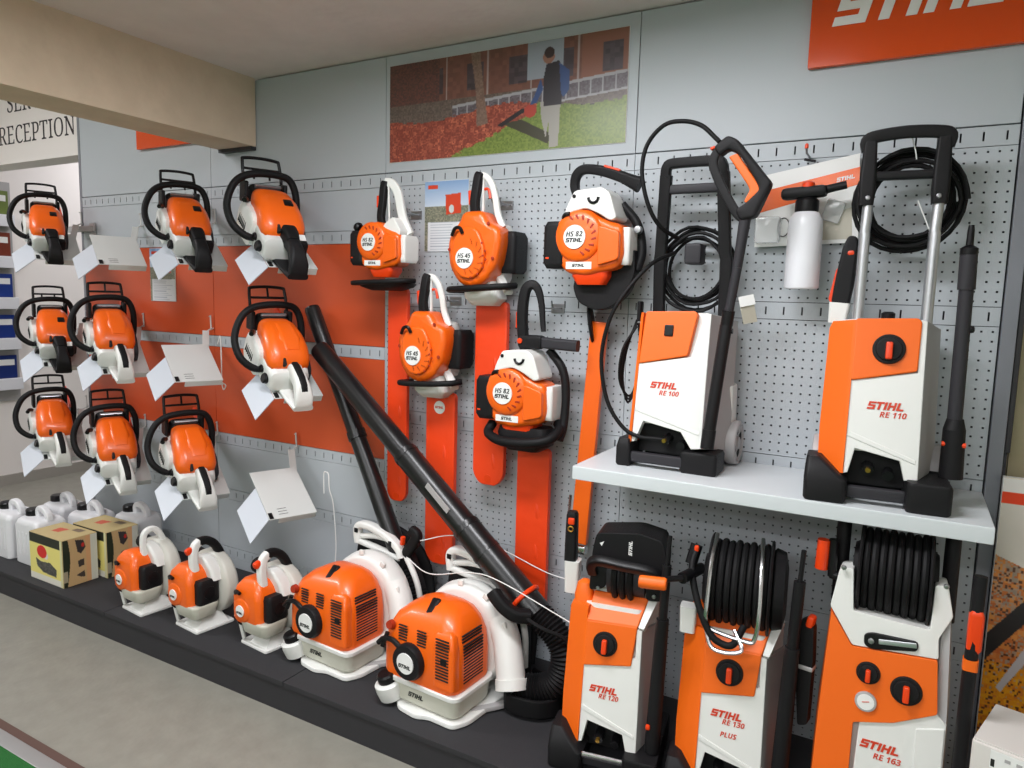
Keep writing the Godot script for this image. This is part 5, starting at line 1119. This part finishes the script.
func build_blowers() -> void:
	mat("housing_grey", Color(0.78, 0.775, 0.74), 0.4)
	var b2 := make_backpack()
	b2.set_meta("label", "front orange backpack blower with thick black tube and ribbed hose beside the washers")
	var x2 := tf(V(2.565, 0.1101, 0.528), 0, -4)
	var x1 := tf(V(2.11, 0.1101, 0.49), 0, -4)
	b2.transform = x2
	var b1 := copy(b2, x1, "rear orange backpack blower with slim black tube, left of the other one")
	var i2 := x2.affine_inverse(); var i1 := x1.affine_inverse()
	# thick tube leaning on the wall, with hose and control handle
	var A := V(1.786, 1.184, 0.138); var B := V(2.835, 0.40, 0.255); var d := (B - A).normalized()
	var tb := Mb.new()
	tb.put(tube([A, A + d * 0.01, A.lerp(B, 0.45)], 0.040, 20, false, [0.9, 0.96, 1.02])).put(tube([A.lerp(B, 0.44), A.lerp(B, 0.45), A.lerp(B, 0.72)], 0.045, 20)).put(tube([A.lerp(B, 0.71), A.lerp(B, 0.72), A.lerp(B, 0.93), B], 0.049, 20))
	part(b2, "blower_tube", one(i2 * tb.t), M.tube_black)
	for u in [0.45, 0.72, 0.8]:
		part(b2, "tube_ring", one(i2 * pipe(A.lerp(B, u) - d * 0.008, A.lerp(B, u) + d * 0.008, 0.051 if u > 0.5 else 0.047, 20)), M.tube_black)
	part(b2, "tube_label", one(i2 * bar(A.lerp(B, 0.56) + V(0.012, 0.005, 0.0435), A.lerp(B, 0.655) + V(0.012, 0.005, 0.0435), 0.004, 0.032, 0.001, V(0.5, 0.8, 0.1))), M.grey_plastic, 38.0, "grey printed label")
	part(b2, "flexible_hose", one(i2 * ribbed(spline([B - d * 0.01, V(2.90, 0.36, 0.262), V(2.945, 0.30, 0.275), V(2.935, 0.225, 0.29), V(2.88, 0.185, 0.30), V(2.81, 0.178, 0.318)], 6), 0.047, 0.012).t), M.rubber)
	part(b2, "control_handle", one(i2 * sweep(spline([V(2.835, 0.415, 0.31), V(2.80, 0.42, 0.335), V(2.765, 0.44, 0.345), V(2.735, 0.465, 0.345), V(2.72, 0.478, 0.34)], 5), rr(0.023, 0.02, 0.012, 3), V(0, 1, 0))), M.rubber)
	part(b2, "handle_clamp", one(i2 * tube(arc(A.lerp(B, 0.95), (d.cross(Vector3.UP)).normalized() * 0.052, d.cross(d.cross(Vector3.UP)).normalized() * 0.052, 0, 356, 24), 0.008, 8)), M.orange_deep, 38.0, "orange clamp ring")
	part(b2, "throttle_cable", one(i2 * tube(spline([V(2.82, 0.42, 0.33), V(2.89, 0.40, 0.335), V(2.96, 0.37, 0.31), V(2.975, 0.30, 0.29)], 5), 0.006, 8)), M.rubber)
	part(b2, "hip_belt", Mb.new().put(i2 * sweep(spline([V(2.76, 0.145, 0.30), V(2.80, 0.15, 0.37), V(2.90, 0.15, 0.36), V(2.94, 0.147, 0.29), V(2.87, 0.145, 0.21), V(2.79, 0.145, 0.18)], 6), rr(0.008, 0.028, 0.006, 2), V(0, 1, 0))), M.rubber)
	# slim tube of the rear blower
	var A1 := V(1.666, 1.34, 0.055); var B1 := V(2.215, 0.40, 0.15)
	part(b1, "blower_tube", one(i1 * tube([A1, A1.lerp(B1, 0.01), A1.lerp(B1, 0.5), B1], 0.032, 20, false, [0.92, 1.0, 1.0, 1.12])), M.tube_black)
	part(b1, "tube_ring", one(i1 * pipe(A1.lerp(B1, 0.5), A1.lerp(B1, 0.53), 0.037, 20)), M.tube_black)
	part(b1, "flexible_hose", one(i1 * ribbed(spline([B1, V(2.29, 0.30, 0.16), V(2.35, 0.22, 0.19), V(2.36, 0.17, 0.25)], 6), 0.042, 0.014).t), M.rubber)
	part(b1, "control_handle", one(i1 * sweep(spline([V(2.235, 0.41, 0.165), V(2.25, 0.46, 0.17), V(2.285, 0.51, 0.172), V(2.29, 0.535, 0.17), V(2.265, 0.548, 0.168)], 5), rr(0.02, 0.018, 0.012, 3), V(0, 0, 1))), M.rubber)
	part(b1, "throttle_trigger", one(i1 * bar(V(2.245, 0.525, 0.19), V(2.24, 0.495, 0.188), 0.016, 0.014, 0.004)), M.orange_deep, 38.0, "orange throttle trigger")
	# hand held blowers
	var h2 := make_hand_blower("black", "middle hand blower of the three, grey fan housing and black grip")
	h2.transform = tf(V(1.475, 0.1101, 0.465), 0, -4).scaled_local(Vector3.ONE * 0.96)
	copy(h2, tf(V(1.805, 0.1101, 0.43), 0, -4).scaled_local(Vector3.ONE * 0.98), "rightmost hand blower, next to the backpack blower, with black grip")
	var h1 := make_hand_blower("white", "leftmost hand blower with a white handle, next to the cartons")
	h1.transform = tf(V(1.165, 0.1101, 0.485), 0, -4).scaled_local(Vector3.ONE * 0.95)
	# thin cords strung between the machines
	var cs := [["white cord strung low from the rear backpack blower to the washers", [V(2.33, 0.53, 0.2), V(2.45, 0.56, 0.16), V(2.60, 0.53, 0.11), V(2.80, 0.48, 0.11), V(2.95, 0.475, 0.11)]],
		["white cord strung over the front backpack blower towards the washers", [V(2.30, 0.475, 0.24), V(2.45, 0.47, 0.31), V(2.62, 0.515, 0.325), V(2.74, 0.515, 0.335), V(2.98, 0.44, 0.33)]]]
	for c in cs:
		var k := thing("security_cord", c[0], "cord")
		part(k, "cord", one(tube(spline(c[1], 8), 0.0018, 6)), M.label_white)

# ---------------------------------------------------------------- signs, prints, cartons, cans, bottle
func hash2(x: float, y: float) -> float: return fposmod(sin(x * 127.1 + y * 311.7) * 43758.5453, 1.0)
func inside(p: Vector2, poly: Array) -> bool: return Geometry2D.is_point_in_polygon(p, PackedVector2Array(poly))

func autumn_print(u: float, v: float) -> Color:
	# landscape print: brick house with railings, tree, heap of leaves, lawn, man with blower
	var n := hash2(floorf(u * 170.0), floorf(v * 70.0)); var n2 := hash2(floorf(u * 60.0) + 7.0, floorf(v * 24.0))
	var c: Color
	var edge := 0.66 - 0.06 * sin(u * 3.0)
	if v < 0.42:
		c = Color(0.42, 0.26, 0.21).lerp(Color(0.50, 0.31, 0.25), n2)
		if u > 0.83: c = Color(0.55, 0.34, 0.26)
		if (absf(fposmod(u * 5.5, 1.0) - 0.5) < 0.02): c = Color(0.66, 0.60, 0.58)
		if fposmod(u * 5.5, 1.0) < 0.40 and v > 0.10 and v < 0.36: c = Color(0.20, 0.17, 0.19).lerp(Color(0.30, 0.26, 0.28), n2)
		if u < 0.24: c = Color(0.30, 0.20, 0.18).lerp(Color(0.45, 0.26, 0.22), n)
		if u > 0.62 and u < 0.76 and v < 0.34: c = Color(0.62, 0.66, 0.71)
	elif v < edge: c = Color(0.33, 0.28, 0.25).lerp(Color(0.45, 0.40, 0.36), n)
	if v > 0.36 and v < 0.62 and u > 0.3:
		var rail := 0.50 - 0.18 * (u - 0.3)
		if absf(v - rail) < 0.014 or absf(v - rail - 0.15) < 0.01: c = Color(0.68, 0.68, 0.70)
		elif v > rail and v < rail + 0.15 and fposmod(u * 22.0, 1.0) < 0.12: c = Color(0.66, 0.66, 0.68)
		elif v > rail and v < rail + 0.15: c = Color(0.30, 0.27, 0.29).lerp(Color(0.44, 0.42, 0.45), n)
	var heap := 0.56 + 0.05 * sin(u * 9.0) + 0.03 * n2
	if v > heap:
		var lawn := u > 0.27 + (1.0 - v) * 1.03 + 0.04 * n2 or u > 0.66
		if lawn: c = Color(0.36, 0.46, 0.16).lerp(Color(0.52, 0.60, 0.24), n)
		else: c = Color(0.48, 0.17, 0.13).lerp(Color(0.80, 0.40, 0.28), n * n2 + 0.3 * n)
	# trunk
	if inside(V2(u, v), [V2(0.38, 0.0), V2(0.42, 0.0), V2(0.44, 0.40), V2(0.46, 0.70), V2(0.41, 0.72), V2(0.405, 0.4)]): c = Color(0.44, 0.34, 0.29).lerp(Color(0.56, 0.45, 0.38), n)
	# the man's cast shadow on the lawn belongs to the print
	if inside(V2(u, v), [V2(0.52, 0.72), V2(0.60, 0.70), V2(0.72, 0.86), V2(0.71, 0.95)]): c = Color(0.20, 0.20, 0.13)
	if inside(V2(u, v), [V2(0.675, 0.56), V2(0.755, 0.56), V2(0.75, 0.98), V2(0.715, 0.99), V2(0.71, 0.75), V2(0.70, 0.90), V2(0.68, 0.70)]): c = Color(0.66, 0.65, 0.62)
	if inside(V2(u, v), [V2(0.695, 0.22), V2(0.745, 0.20), V2(0.765, 0.32), V2(0.758, 0.60), V2(0.688, 0.60), V2(0.685, 0.36)]): c = Color(0.13, 0.12, 0.14)
	if inside(V2(u, v), [V2(0.745, 0.22), V2(0.785, 0.30), V2(0.785, 0.48), V2(0.765, 0.54), V2(0.755, 0.50)]) or inside(V2(u, v), [V2(0.675, 0.34), V2(0.685, 0.44), V2(0.66, 0.56), V2(0.63, 0.58), V2(0.65, 0.5)]): c = Color(0.16, 0.28, 0.50)
	if V2((u - 0.704) * 2.6, v - 0.155).length() < 0.06: c = Color(0.62, 0.42, 0.34)
	if V2((u - 0.706) * 2.6, v - 0.115).length() < 0.05: c = Color(0.16, 0.12, 0.11)
	if inside(V2(u, v), [V2(0.50, 0.73), V2(0.60, 0.60), V2(0.63, 0.61), V2(0.52, 0.75)]): c = Color(0.10, 0.09, 0.10)
	if V2((u - 0.635) * 2.4, v - 0.63).length() < 0.06: c = Color(0.72, 0.22, 0.16)
	return c.lerp(Color(0.46, 0.42, 0.43), 0.2)

func leaves_print(u: float, v: float) -> Color:
	# upright print in metres: white head with a red band, pale ground, leaves below, black blower tube with grey nozzle
	var x := u * 0.6; var y := 1.0 - v
	var n := hash2(floorf(x / 0.0045), floorf(y / 0.0055)); var n2 := hash2(floorf(x / 0.013) + 3.0, floorf(y / 0.015))
	var c := Color(0.80, 0.77, 0.73)
	if y > 0.963: c = Color(0.88, 0.87, 0.85)
	elif y > 0.932: c = Color(0.88, 0.24, 0.09)
	elif y > 0.76 + 0.4 * maxf(0.0, 0.08 - x): c = Color(0.83, 0.80, 0.76)
	else:
		c = Color(0.58, 0.52, 0.46).lerp(Color(0.74, 0.58, 0.46), n2)
		if n > 0.6 - (0.76 - y) * 1.2: c = Color(0.72, 0.36, 0.16).lerp(Color(0.84, 0.56, 0.26), n2)
		if y < 0.5 and n > 0.25: c = Color(0.78, 0.40, 0.06).lerp(Color(0.88, 0.66, 0.10), n * 0.5 + n2 * 0.5)
		if n < 0.12: c = Color(0.34, 0.19, 0.12)
	if inside(V2(x, y), [V2(0.0, 0.575), V2(0.085, 0.70), V2(0.30, 1.0), V2(0.34, 0.98), V2(0.09, 0.64), V2(0.0, 0.50)]): c = Color(0.12, 0.11, 0.12)
	if inside(V2(x, y), [V2(0.03, 0.43), V2(0.042, 0.42), V2(0.13, 0.60), V2(0.11, 0.62)]): c = Color(0.72, 0.70, 0.71)
	return c

func leaflet_print(u: float, v: float) -> Color:
	var n := hash2(floorf(u * 40.0), floorf(v * 60.0))
	var c := Color(0.52, 0.64, 0.80).lerp(Color(0.86, 0.89, 0.92), clampf(v * 2.2, 0.0, 1.0)) if v < 0.36 else Color(0.40, 0.42, 0.36).lerp(Color(0.62, 0.60, 0.52), n)
	if inside(V2(u, v), [V2(0.08, 0.05), V2(0.30, 0.05), V2(0.30, 0.11), V2(0.08, 0.11)]): c = Color(0.84, 0.26, 0.16)
	if inside(V2(u, v), [V2(0.48, 0.20), V2(0.82, 0.18), V2(0.84, 0.46), V2(0.50, 0.48)]): c = Color(0.82, 0.27, 0.16)
	if V2(u - 0.62, v - 0.40).length() < 0.06: c = Color(0.78, 0.80, 0.80)
	if v > 0.58 and u > 0.08:
		c = Color(0.86, 0.87, 0.88)
		if fposmod(v * 26.0, 1.0) < 0.28 and u > 0.14 and u < 0.6 + 0.3 * hash2(floorf(v * 26.0), 1.0): c = Color(0.66, 0.68, 0.72)
	return c

func carton_print(u: float, v: float) -> Color:   # front of the carton: red machine on yellow, under a dark band
	var n := hash2(floorf(u * 50.0), floorf(v * 40.0))
	var c := Color(0.88, 0.83, 0.48)
	if v < 0.20: c = Color(0.13, 0.14, 0.10)
	elif v > 0.86: c = Color(0.86, 0.85, 0.80)
	elif V2(u - 0.38, (v - 0.36) * 1.1).length() < 0.15: c = Color(0.80, 0.13, 0.12)
	elif V2((u - 0.50), (v - 0.43)).length() < 0.07: c = Color(0.84, 0.80, 0.80)
	elif inside(V2(u, v), [V2(0.18, 0.52), V2(0.34, 0.58), V2(0.62, 0.55), V2(0.82, 0.66), V2(0.80, 0.82), V2(0.40, 0.80), V2(0.22, 0.70)]): c = Color(0.20, 0.20, 0.19).lerp(Color(0.38, 0.37, 0.35), n)
	if u > 0.94: c = Color(0.82, 0.80, 0.62)
	return c
func carton_side(u: float, v: float) -> Color:
	var c := Color(0.76, 0.62, 0.44)
	if u < 0.15 + 0.05 * sin(v * 4.0): c = Color(0.15, 0.17, 0.11)
	if u < 0.12 and v > 0.66 and v < 0.9: c = Color(0.62, 0.58, 0.48)
	if u > 0.80: c = Color(0.78, 0.77, 0.72)
	elif u > 0.66: c = Color(0.80, 0.60, 0.42)
	if inside(V2(u, v), [V2(0.36, 0.04), V2(0.60, 0.08), V2(0.66, 0.24), V2(0.52, 0.36), V2(0.42, 0.30)]): c = Color(0.22, 0.19, 0.19)
	if V2(u - 0.58, v - 0.18).length() < 0.05: c = Color(0.72, 0.16, 0.14)
	if inside(V2(u, v), [V2(0.42, 0.50), V2(0.60, 0.48), V2(0.60, 0.62), V2(0.44, 0.64)]) or inside(V2(u, v), [V2(0.36, 0.80), V2(0.60, 0.74), V2(0.62, 0.88), V2(0.50, 0.86)]): c = Color(0.27, 0.23, 0.21)
	return c
func carton_top(u: float, v: float) -> Color:
	var c := Color(0.74, 0.66, 0.47)
	if inside(V2(u, v), [V2(0.26, 0.35), V2(0.50, 0.30), V2(0.48, 0.62), V2(0.30, 0.66)]): c = Color(0.76, 0.34, 0.24)
	if inside(V2(u, v), [V2(0.56, 0.12), V2(0.80, 0.10), V2(0.80, 0.3), V2(0.56, 0.32)]): c = Color(0.45, 0.38, 0.30)
	return c

func framed_print(called: String, label: String, category: String, at: Vector3, w: float, h: float, m: Material, thick := 0.003) -> Node3D:
	var o := thing(called, label, category, tf(at))
	part(o, "board", one(rbox(V(w, h, thick), 0.0008), tf(V(0, 0, thick * 0.5))), M.label_white)
	part(o, "print", face(w - 0.002, h - 0.002), m).position = V(0, 0, thick + 0.0004)
	return o

func maker_sign(at: Vector3, w: float, h: float, label: String) -> void:
	var o := thing("maker_sign", label, "sign", tf(at), "orange maker signs")
	part(o, "board", one(rbox(V(w, h, 0.018), 0.002), tf(V(0, 0, 0.009))), M.sign_orange)
	part(o, "lettering", mark(0.094, 0.002), M.label_white).position = V(-0.033, 0.03, 0.018)

func build_props() -> void:
	mat("sign_orange", Color(0.86, 0.30, 0.05), 0.16); mat("tube_black", Color(0.085, 0.083, 0.088), 0.3)
	maker_sign(V(3.79, 2.168, 0.001), 0.59, 0.236, "orange sign with white slanted capitals at the top right of the display")
	maker_sign(V(0.79, 2.175, 0.001), 0.588, 0.228, "orange sign mostly hidden behind the ceiling beam at the left")
	framed_print("poster", "wide poster of a man blowing autumn leaves on a lawn", "poster", V(2.494, 2.074, 0.0005), 0.946, 0.352, print_mat("poster_print", paint(360, 140, autumn_print), 0.3))
	var lp := print_mat("leaflet_print", paint(80, 112, leaflet_print), 0.3)
	framed_print("leaflet", "leaflet with a red machine photograph behind the central hedge trimmer", "leaflet", V(2.286, 1.692, 0.0015), 0.194, 0.255, lp)
	framed_print("leaflet", "leaflet hanging on the orange panel below the top row chainsaw", "leaflet", V(0.643, 1.47, 0.0015), 0.19, 0.252, lp)
	# accessory card with the foam bottle in front
	var card := thing("packaging_card", "white and orange accessory packaging card hanging behind the foam bottle", "packaging", tf(V(3.52, 1.69, 0.02)))
	part(card, "card", one(extr([V2(-0.135, 0.075), V2(0.125, 0.122), V2(0.138, -0.115), V2(-0.135, -0.125)], 0.0, 0.003, 0.0006)), M.label_white)
	part(card, "orange_band", one(extr([V2(-0.135, 0.03), V2(0.128, 0.086), V2(0.129, 0.04), V2(-0.135, -0.03)], 0.003, 0.0042, 0.0004)), M.orange, 38.0, "orange printed band")
	part(card, "lettering", mark(0.011, 0.0006), M.label_white).transform = tf(V(0.095, 0.058, 0.0044), 0, 0, 11)
	part(card, "clear_tray", one(rbox(V(0.07, 0.075, 0.03), 0.008), tf(V(-0.098, -0.078, 0.018))), M.blister)
	part(card, "clear_tray", one(rbox(V(0.05, 0.06, 0.012), 0.005), tf(V(0.07, -0.03, 0.01), 0, 0, -18)), M.blister)
	part(card, "printed_panel", one(extr([V2(0.03, -0.05), V2(0.115, -0.02), V2(0.122, -0.105), V2(0.03, -0.108)], 0.003, 0.004, 0.0004)), M.pale_print)
	part(card, "seal", one(tube(arc(V(-0.058, -0.07, 0.006), V(0.016, 0, 0), V(0, 0.026, 0), 0, 356, 20), 0.0015, 5)), M.ink_black)
	part(card, "euro_slot", Mb.new().put(tube([V(-0.015, 0.115, 0.004), V(0.015, 0.108, 0.004)], 0.004, 6)), M.dark_grey)
	var fb := thing("foam_bottle", "white foam spray bottle with black nozzle hanging before the packaging card", "bottle", Transform3D(Basis.from_scale(Vector3.ONE * 0.9), V(3.53, 1.445, 0.095)))
	part(fb, "bottle", one(lathe([[0.001, 0.0], [0.045, 0.0], [0.05, 0.006], [0.05, 0.18], [0.048, 0.205], [0.038, 0.225], [0.028, 0.232], [0.028, 0.24]], 28)), M.milky, 50.0)
	part(fb, "screw_cap", one(lathe([[0.032, 0.228], [0.034, 0.232], [0.034, 0.262], [0.026, 0.27]], 24)), M.black_smooth)
	part(fb, "spray_head", Mb.new().put(rbox(V(0.13, 0.035, 0.045), 0.012), tf(V(-0.01, 0.287, 0), 0, 0, 3)).put(pipe(V(0.04, 0.292, 0), V(0.105, 0.305, 0), 0.012, 12)), M.black_plastic)
	part(fb, "knob", one(lathe([[0.018, 0.30], [0.018, 0.315], [0.012, 0.319]], 18), tf(V(0.0, 0, 0))), M.orange_deep, 38.0, "orange dosing knob")
	# wire peg that carries card and bottle
	var pk := thing("peg_hook", "short peg hook through the packaging card above the foam bottle", "hook", tf(V(3.515, 1.815, 0)), "peg hooks on the right panel")
	part(pk, "prong", one(tube([V(0, 0, 0.002), V(0, 0, 0.06), V(0, 0.012, 0.07)], 0.003, 6)), M.steel)
	part(pk, "end_cap", one(lathe([[0.005, 0], [0.005, 0.01], [0.003, 0.013]], 10), tf(V(0, 0.01, 0.07))), M.orange_deep)
	var tg := thing("price_tag", "small folded white paper tag behind the lance of the small shelf washer", "tag", tf(V(3.397, 1.395, 0.12), 0, 12, 14))
	part(tg, "paper", one(rbox(V(0.042, 0.03, 0.001), 0.0004), tf(V(0, 0.015, 0), -14)), M.label_white)
	part(tg, "paper", one(rbox(V(0.038, 0.05, 0.001), 0.0004), tf(V(-0.002, -0.024, -0.004), 8)), M.pale_print)
	# cartons
	var cf := print_mat("carton_front", paint(96, 80, carton_print), 0.45); var cs := print_mat("carton_side", paint(80, 80, carton_side), 0.45); var ct := print_mat("carton_top", paint(64, 48, carton_top), 0.45)
	for k in 2:
		var at: Vector3 = [V(0.588, 0.1101, 0.49), V(0.633, 0.1101, 0.325)][k]
		var o := thing("carton", ["yellow fronted carton picturing a red machine, the nearer of two cartons", "brown sided carton standing behind the yellow fronted carton"][k], "carton", tf(at, 0, 0), "printed cartons")
		part(o, "box", one(rbox(V(0.256, 0.212, 0.152), 0.003), tf(V(0, 0.106, 0))), M.board_brown)
		part(o, "front_print", face(0.252, 0.208), cf).position = V(0, 0.106, 0.0764)
		part(o, "side_print", face(0.148, 0.208), cs).transform = tf(V(0.1284, 0.106, 0), 0, 90)
		part(o, "top_print", face(0.252, 0.148), ct).transform = tf(V(0, 0.2124, 0), -90)
	# canisters
	var cans := [[0.08, 0.44, "white canister with black cap at the left end of the platform"], [0.295, 0.43, "white canister with black cap beside the yellow fronted carton"], [0.40, 0.25, "white canister with black cap behind the yellow fronted carton"], [0.60, 0.145, "white canister with black cap at the back behind both cartons"], [0.15, 0.24, "white canister with black cap in the back row at the left"]]
	for c in cans:
		var o := thing("canister", c[2], "canister", tf(V(c[0], 0.1101, c[1])), "white canisters")
		part(o, "body", one(rloft([[0.0, 0.088, 0.07, 0.02], [0.005, 0.092, 0.074, 0.022], [0.185, 0.092, 0.074, 0.022], [0.205, 0.084, 0.066, 0.022], [0.215, 0.07, 0.055, 0.02]], 4)), M.can_white, 50.0)
		part(o, "handle", one(sweep(spline([V(-0.005, 0.205, 0), V(-0.008, 0.24, 0), V(0.008, 0.256, 0), V(0.04, 0.252, 0), V(0.066, 0.232, 0), V(0.074, 0.205, 0)], 5), rr(0.013, 0.015, 0.007, 3), V(0, 0, 1))), M.can_white)
		part(o, "cap", one(lathe([[0.03, 0.21], [0.035, 0.217], [0.035, 0.25], [0.03, 0.256]], 20), tf(V(-0.056, -0.012, 0.0))), M.black_smooth, 38.0, "black screw cap")
		for k in 4:
			part(o, "body_rib", one(rbox(V(0.012, 0.11, 0.004), 0.0018), tf(V(-0.05 + k * 0.034, 0.1, 0.0745))), M.can_white)
	# right-hand side: printed board and a white carton
	framed_print("display_board", "tall printed board with leaves and a blower tube right of the shelf", "display board", V(4.338, 0.4905, 0.02), 0.6, 0.98, print_mat("board_print", paint(240, 400, leaves_print), 0.35), 0.02)
	var wc := thing("carton", "white carton with a paper label in front of the leaf printed board", "carton", tf(V(4.175, 0.0, 0.458), 0, -16.6))
	part(wc, "box", one(rbox(V(0.34, 0.508, 0.2), 0.004), tf(V(0, 0.254, 0))), M.carton_white)
	part(wc, "flap", one(rbox(V(0.336, 0.085, 0.003), 0.001), tf(V(0, 0.463, 0.1012))), M.carton_white)
	part(wc, "flap", one(rbox(V(0.336, 0.003, 0.095), 0.001), tf(V(0, 0.5095, 0.05))), M.carton_white)
	part(wc, "paper_label", one(rbox(V(0.12, 0.04, 0.001), 0.0004), tf(V(-0.075, 0.483, 0.1032))), M.label_white)
	part(wc, "printed_mark", one(rbox(V(0.007, 0.016, 0.0006), 0.0002), tf(V(-0.13, 0.476, 0.104))), M.ink_black)
	for k in 2: part(wc, "printed_mark", one(rbox(V(0.01, 0.007, 0.0006), 0.0002), tf(V(-0.105 + k * 0.02, 0.49, 0.104))), M.grey_plastic)
	# brochure rack on the reception wall
	var rk := thing("brochure_rack", "wall rack of brochures on the white reception wall at the left edge", "rack", tf(V(-1.6885, 0, -0.30)))
	part(rk, "backboard", one(box(V(0.01, 1.5, 0.36)), tf(V(0.006, 1.35, 0))), M.grey_plastic)
	for k in 5: part(rk, "pocket", one(rbox(V(0.03, 0.08, 0.36), 0.004), tf(V(0.045, 0.72 + k * 0.28, 0))), M.milky)
	var bc := [Color(0.10, 0.18, 0.42), Color(0.10, 0.20, 0.48), Color(0.12, 0.22, 0.5), Color(0.45, 0.20, 0.14), Color(0.40, 0.46, 0.22)]
	for k in 5:
		for j in 2:
			var b := thing("brochure", "%s brochure in the %s pocket of the wall rack, %s side" % [["dark blue", "blue", "bright blue", "brown", "green"][k], ["lowest", "second lowest", "middle", "second highest", "highest"][k], ["far", "near"][j]], "brochure", tf(V(-1.668, 0.70 + k * 0.28, -0.385 + j * 0.17), 0, 90), "brochures in the wall rack")
			mat("brochure_%d" % k, bc[k], 0.35)
			part(b, "cover", one(rbox(V(0.15, 0.22, 0.006), 0.001), tf(V(0, 0.11, 0))), M["brochure_%d" % k])
			part(b, "title_block", one(rbox(V(0.12, 0.04, 0.001), 0.0004), tf(V(0, 0.17, 0.0034))), M.label_white)

func _ready() -> void:
	setup_view()
	build_room()
	product_materials()
	build_washers()
	build_saws()
	build_trimmers()
	build_blowers_and_props()

func build_blowers_and_props() -> void:
	mat("tube_black", Color(0.085, 0.083, 0.088), 0.3)
	build_blowers()
	build_props()
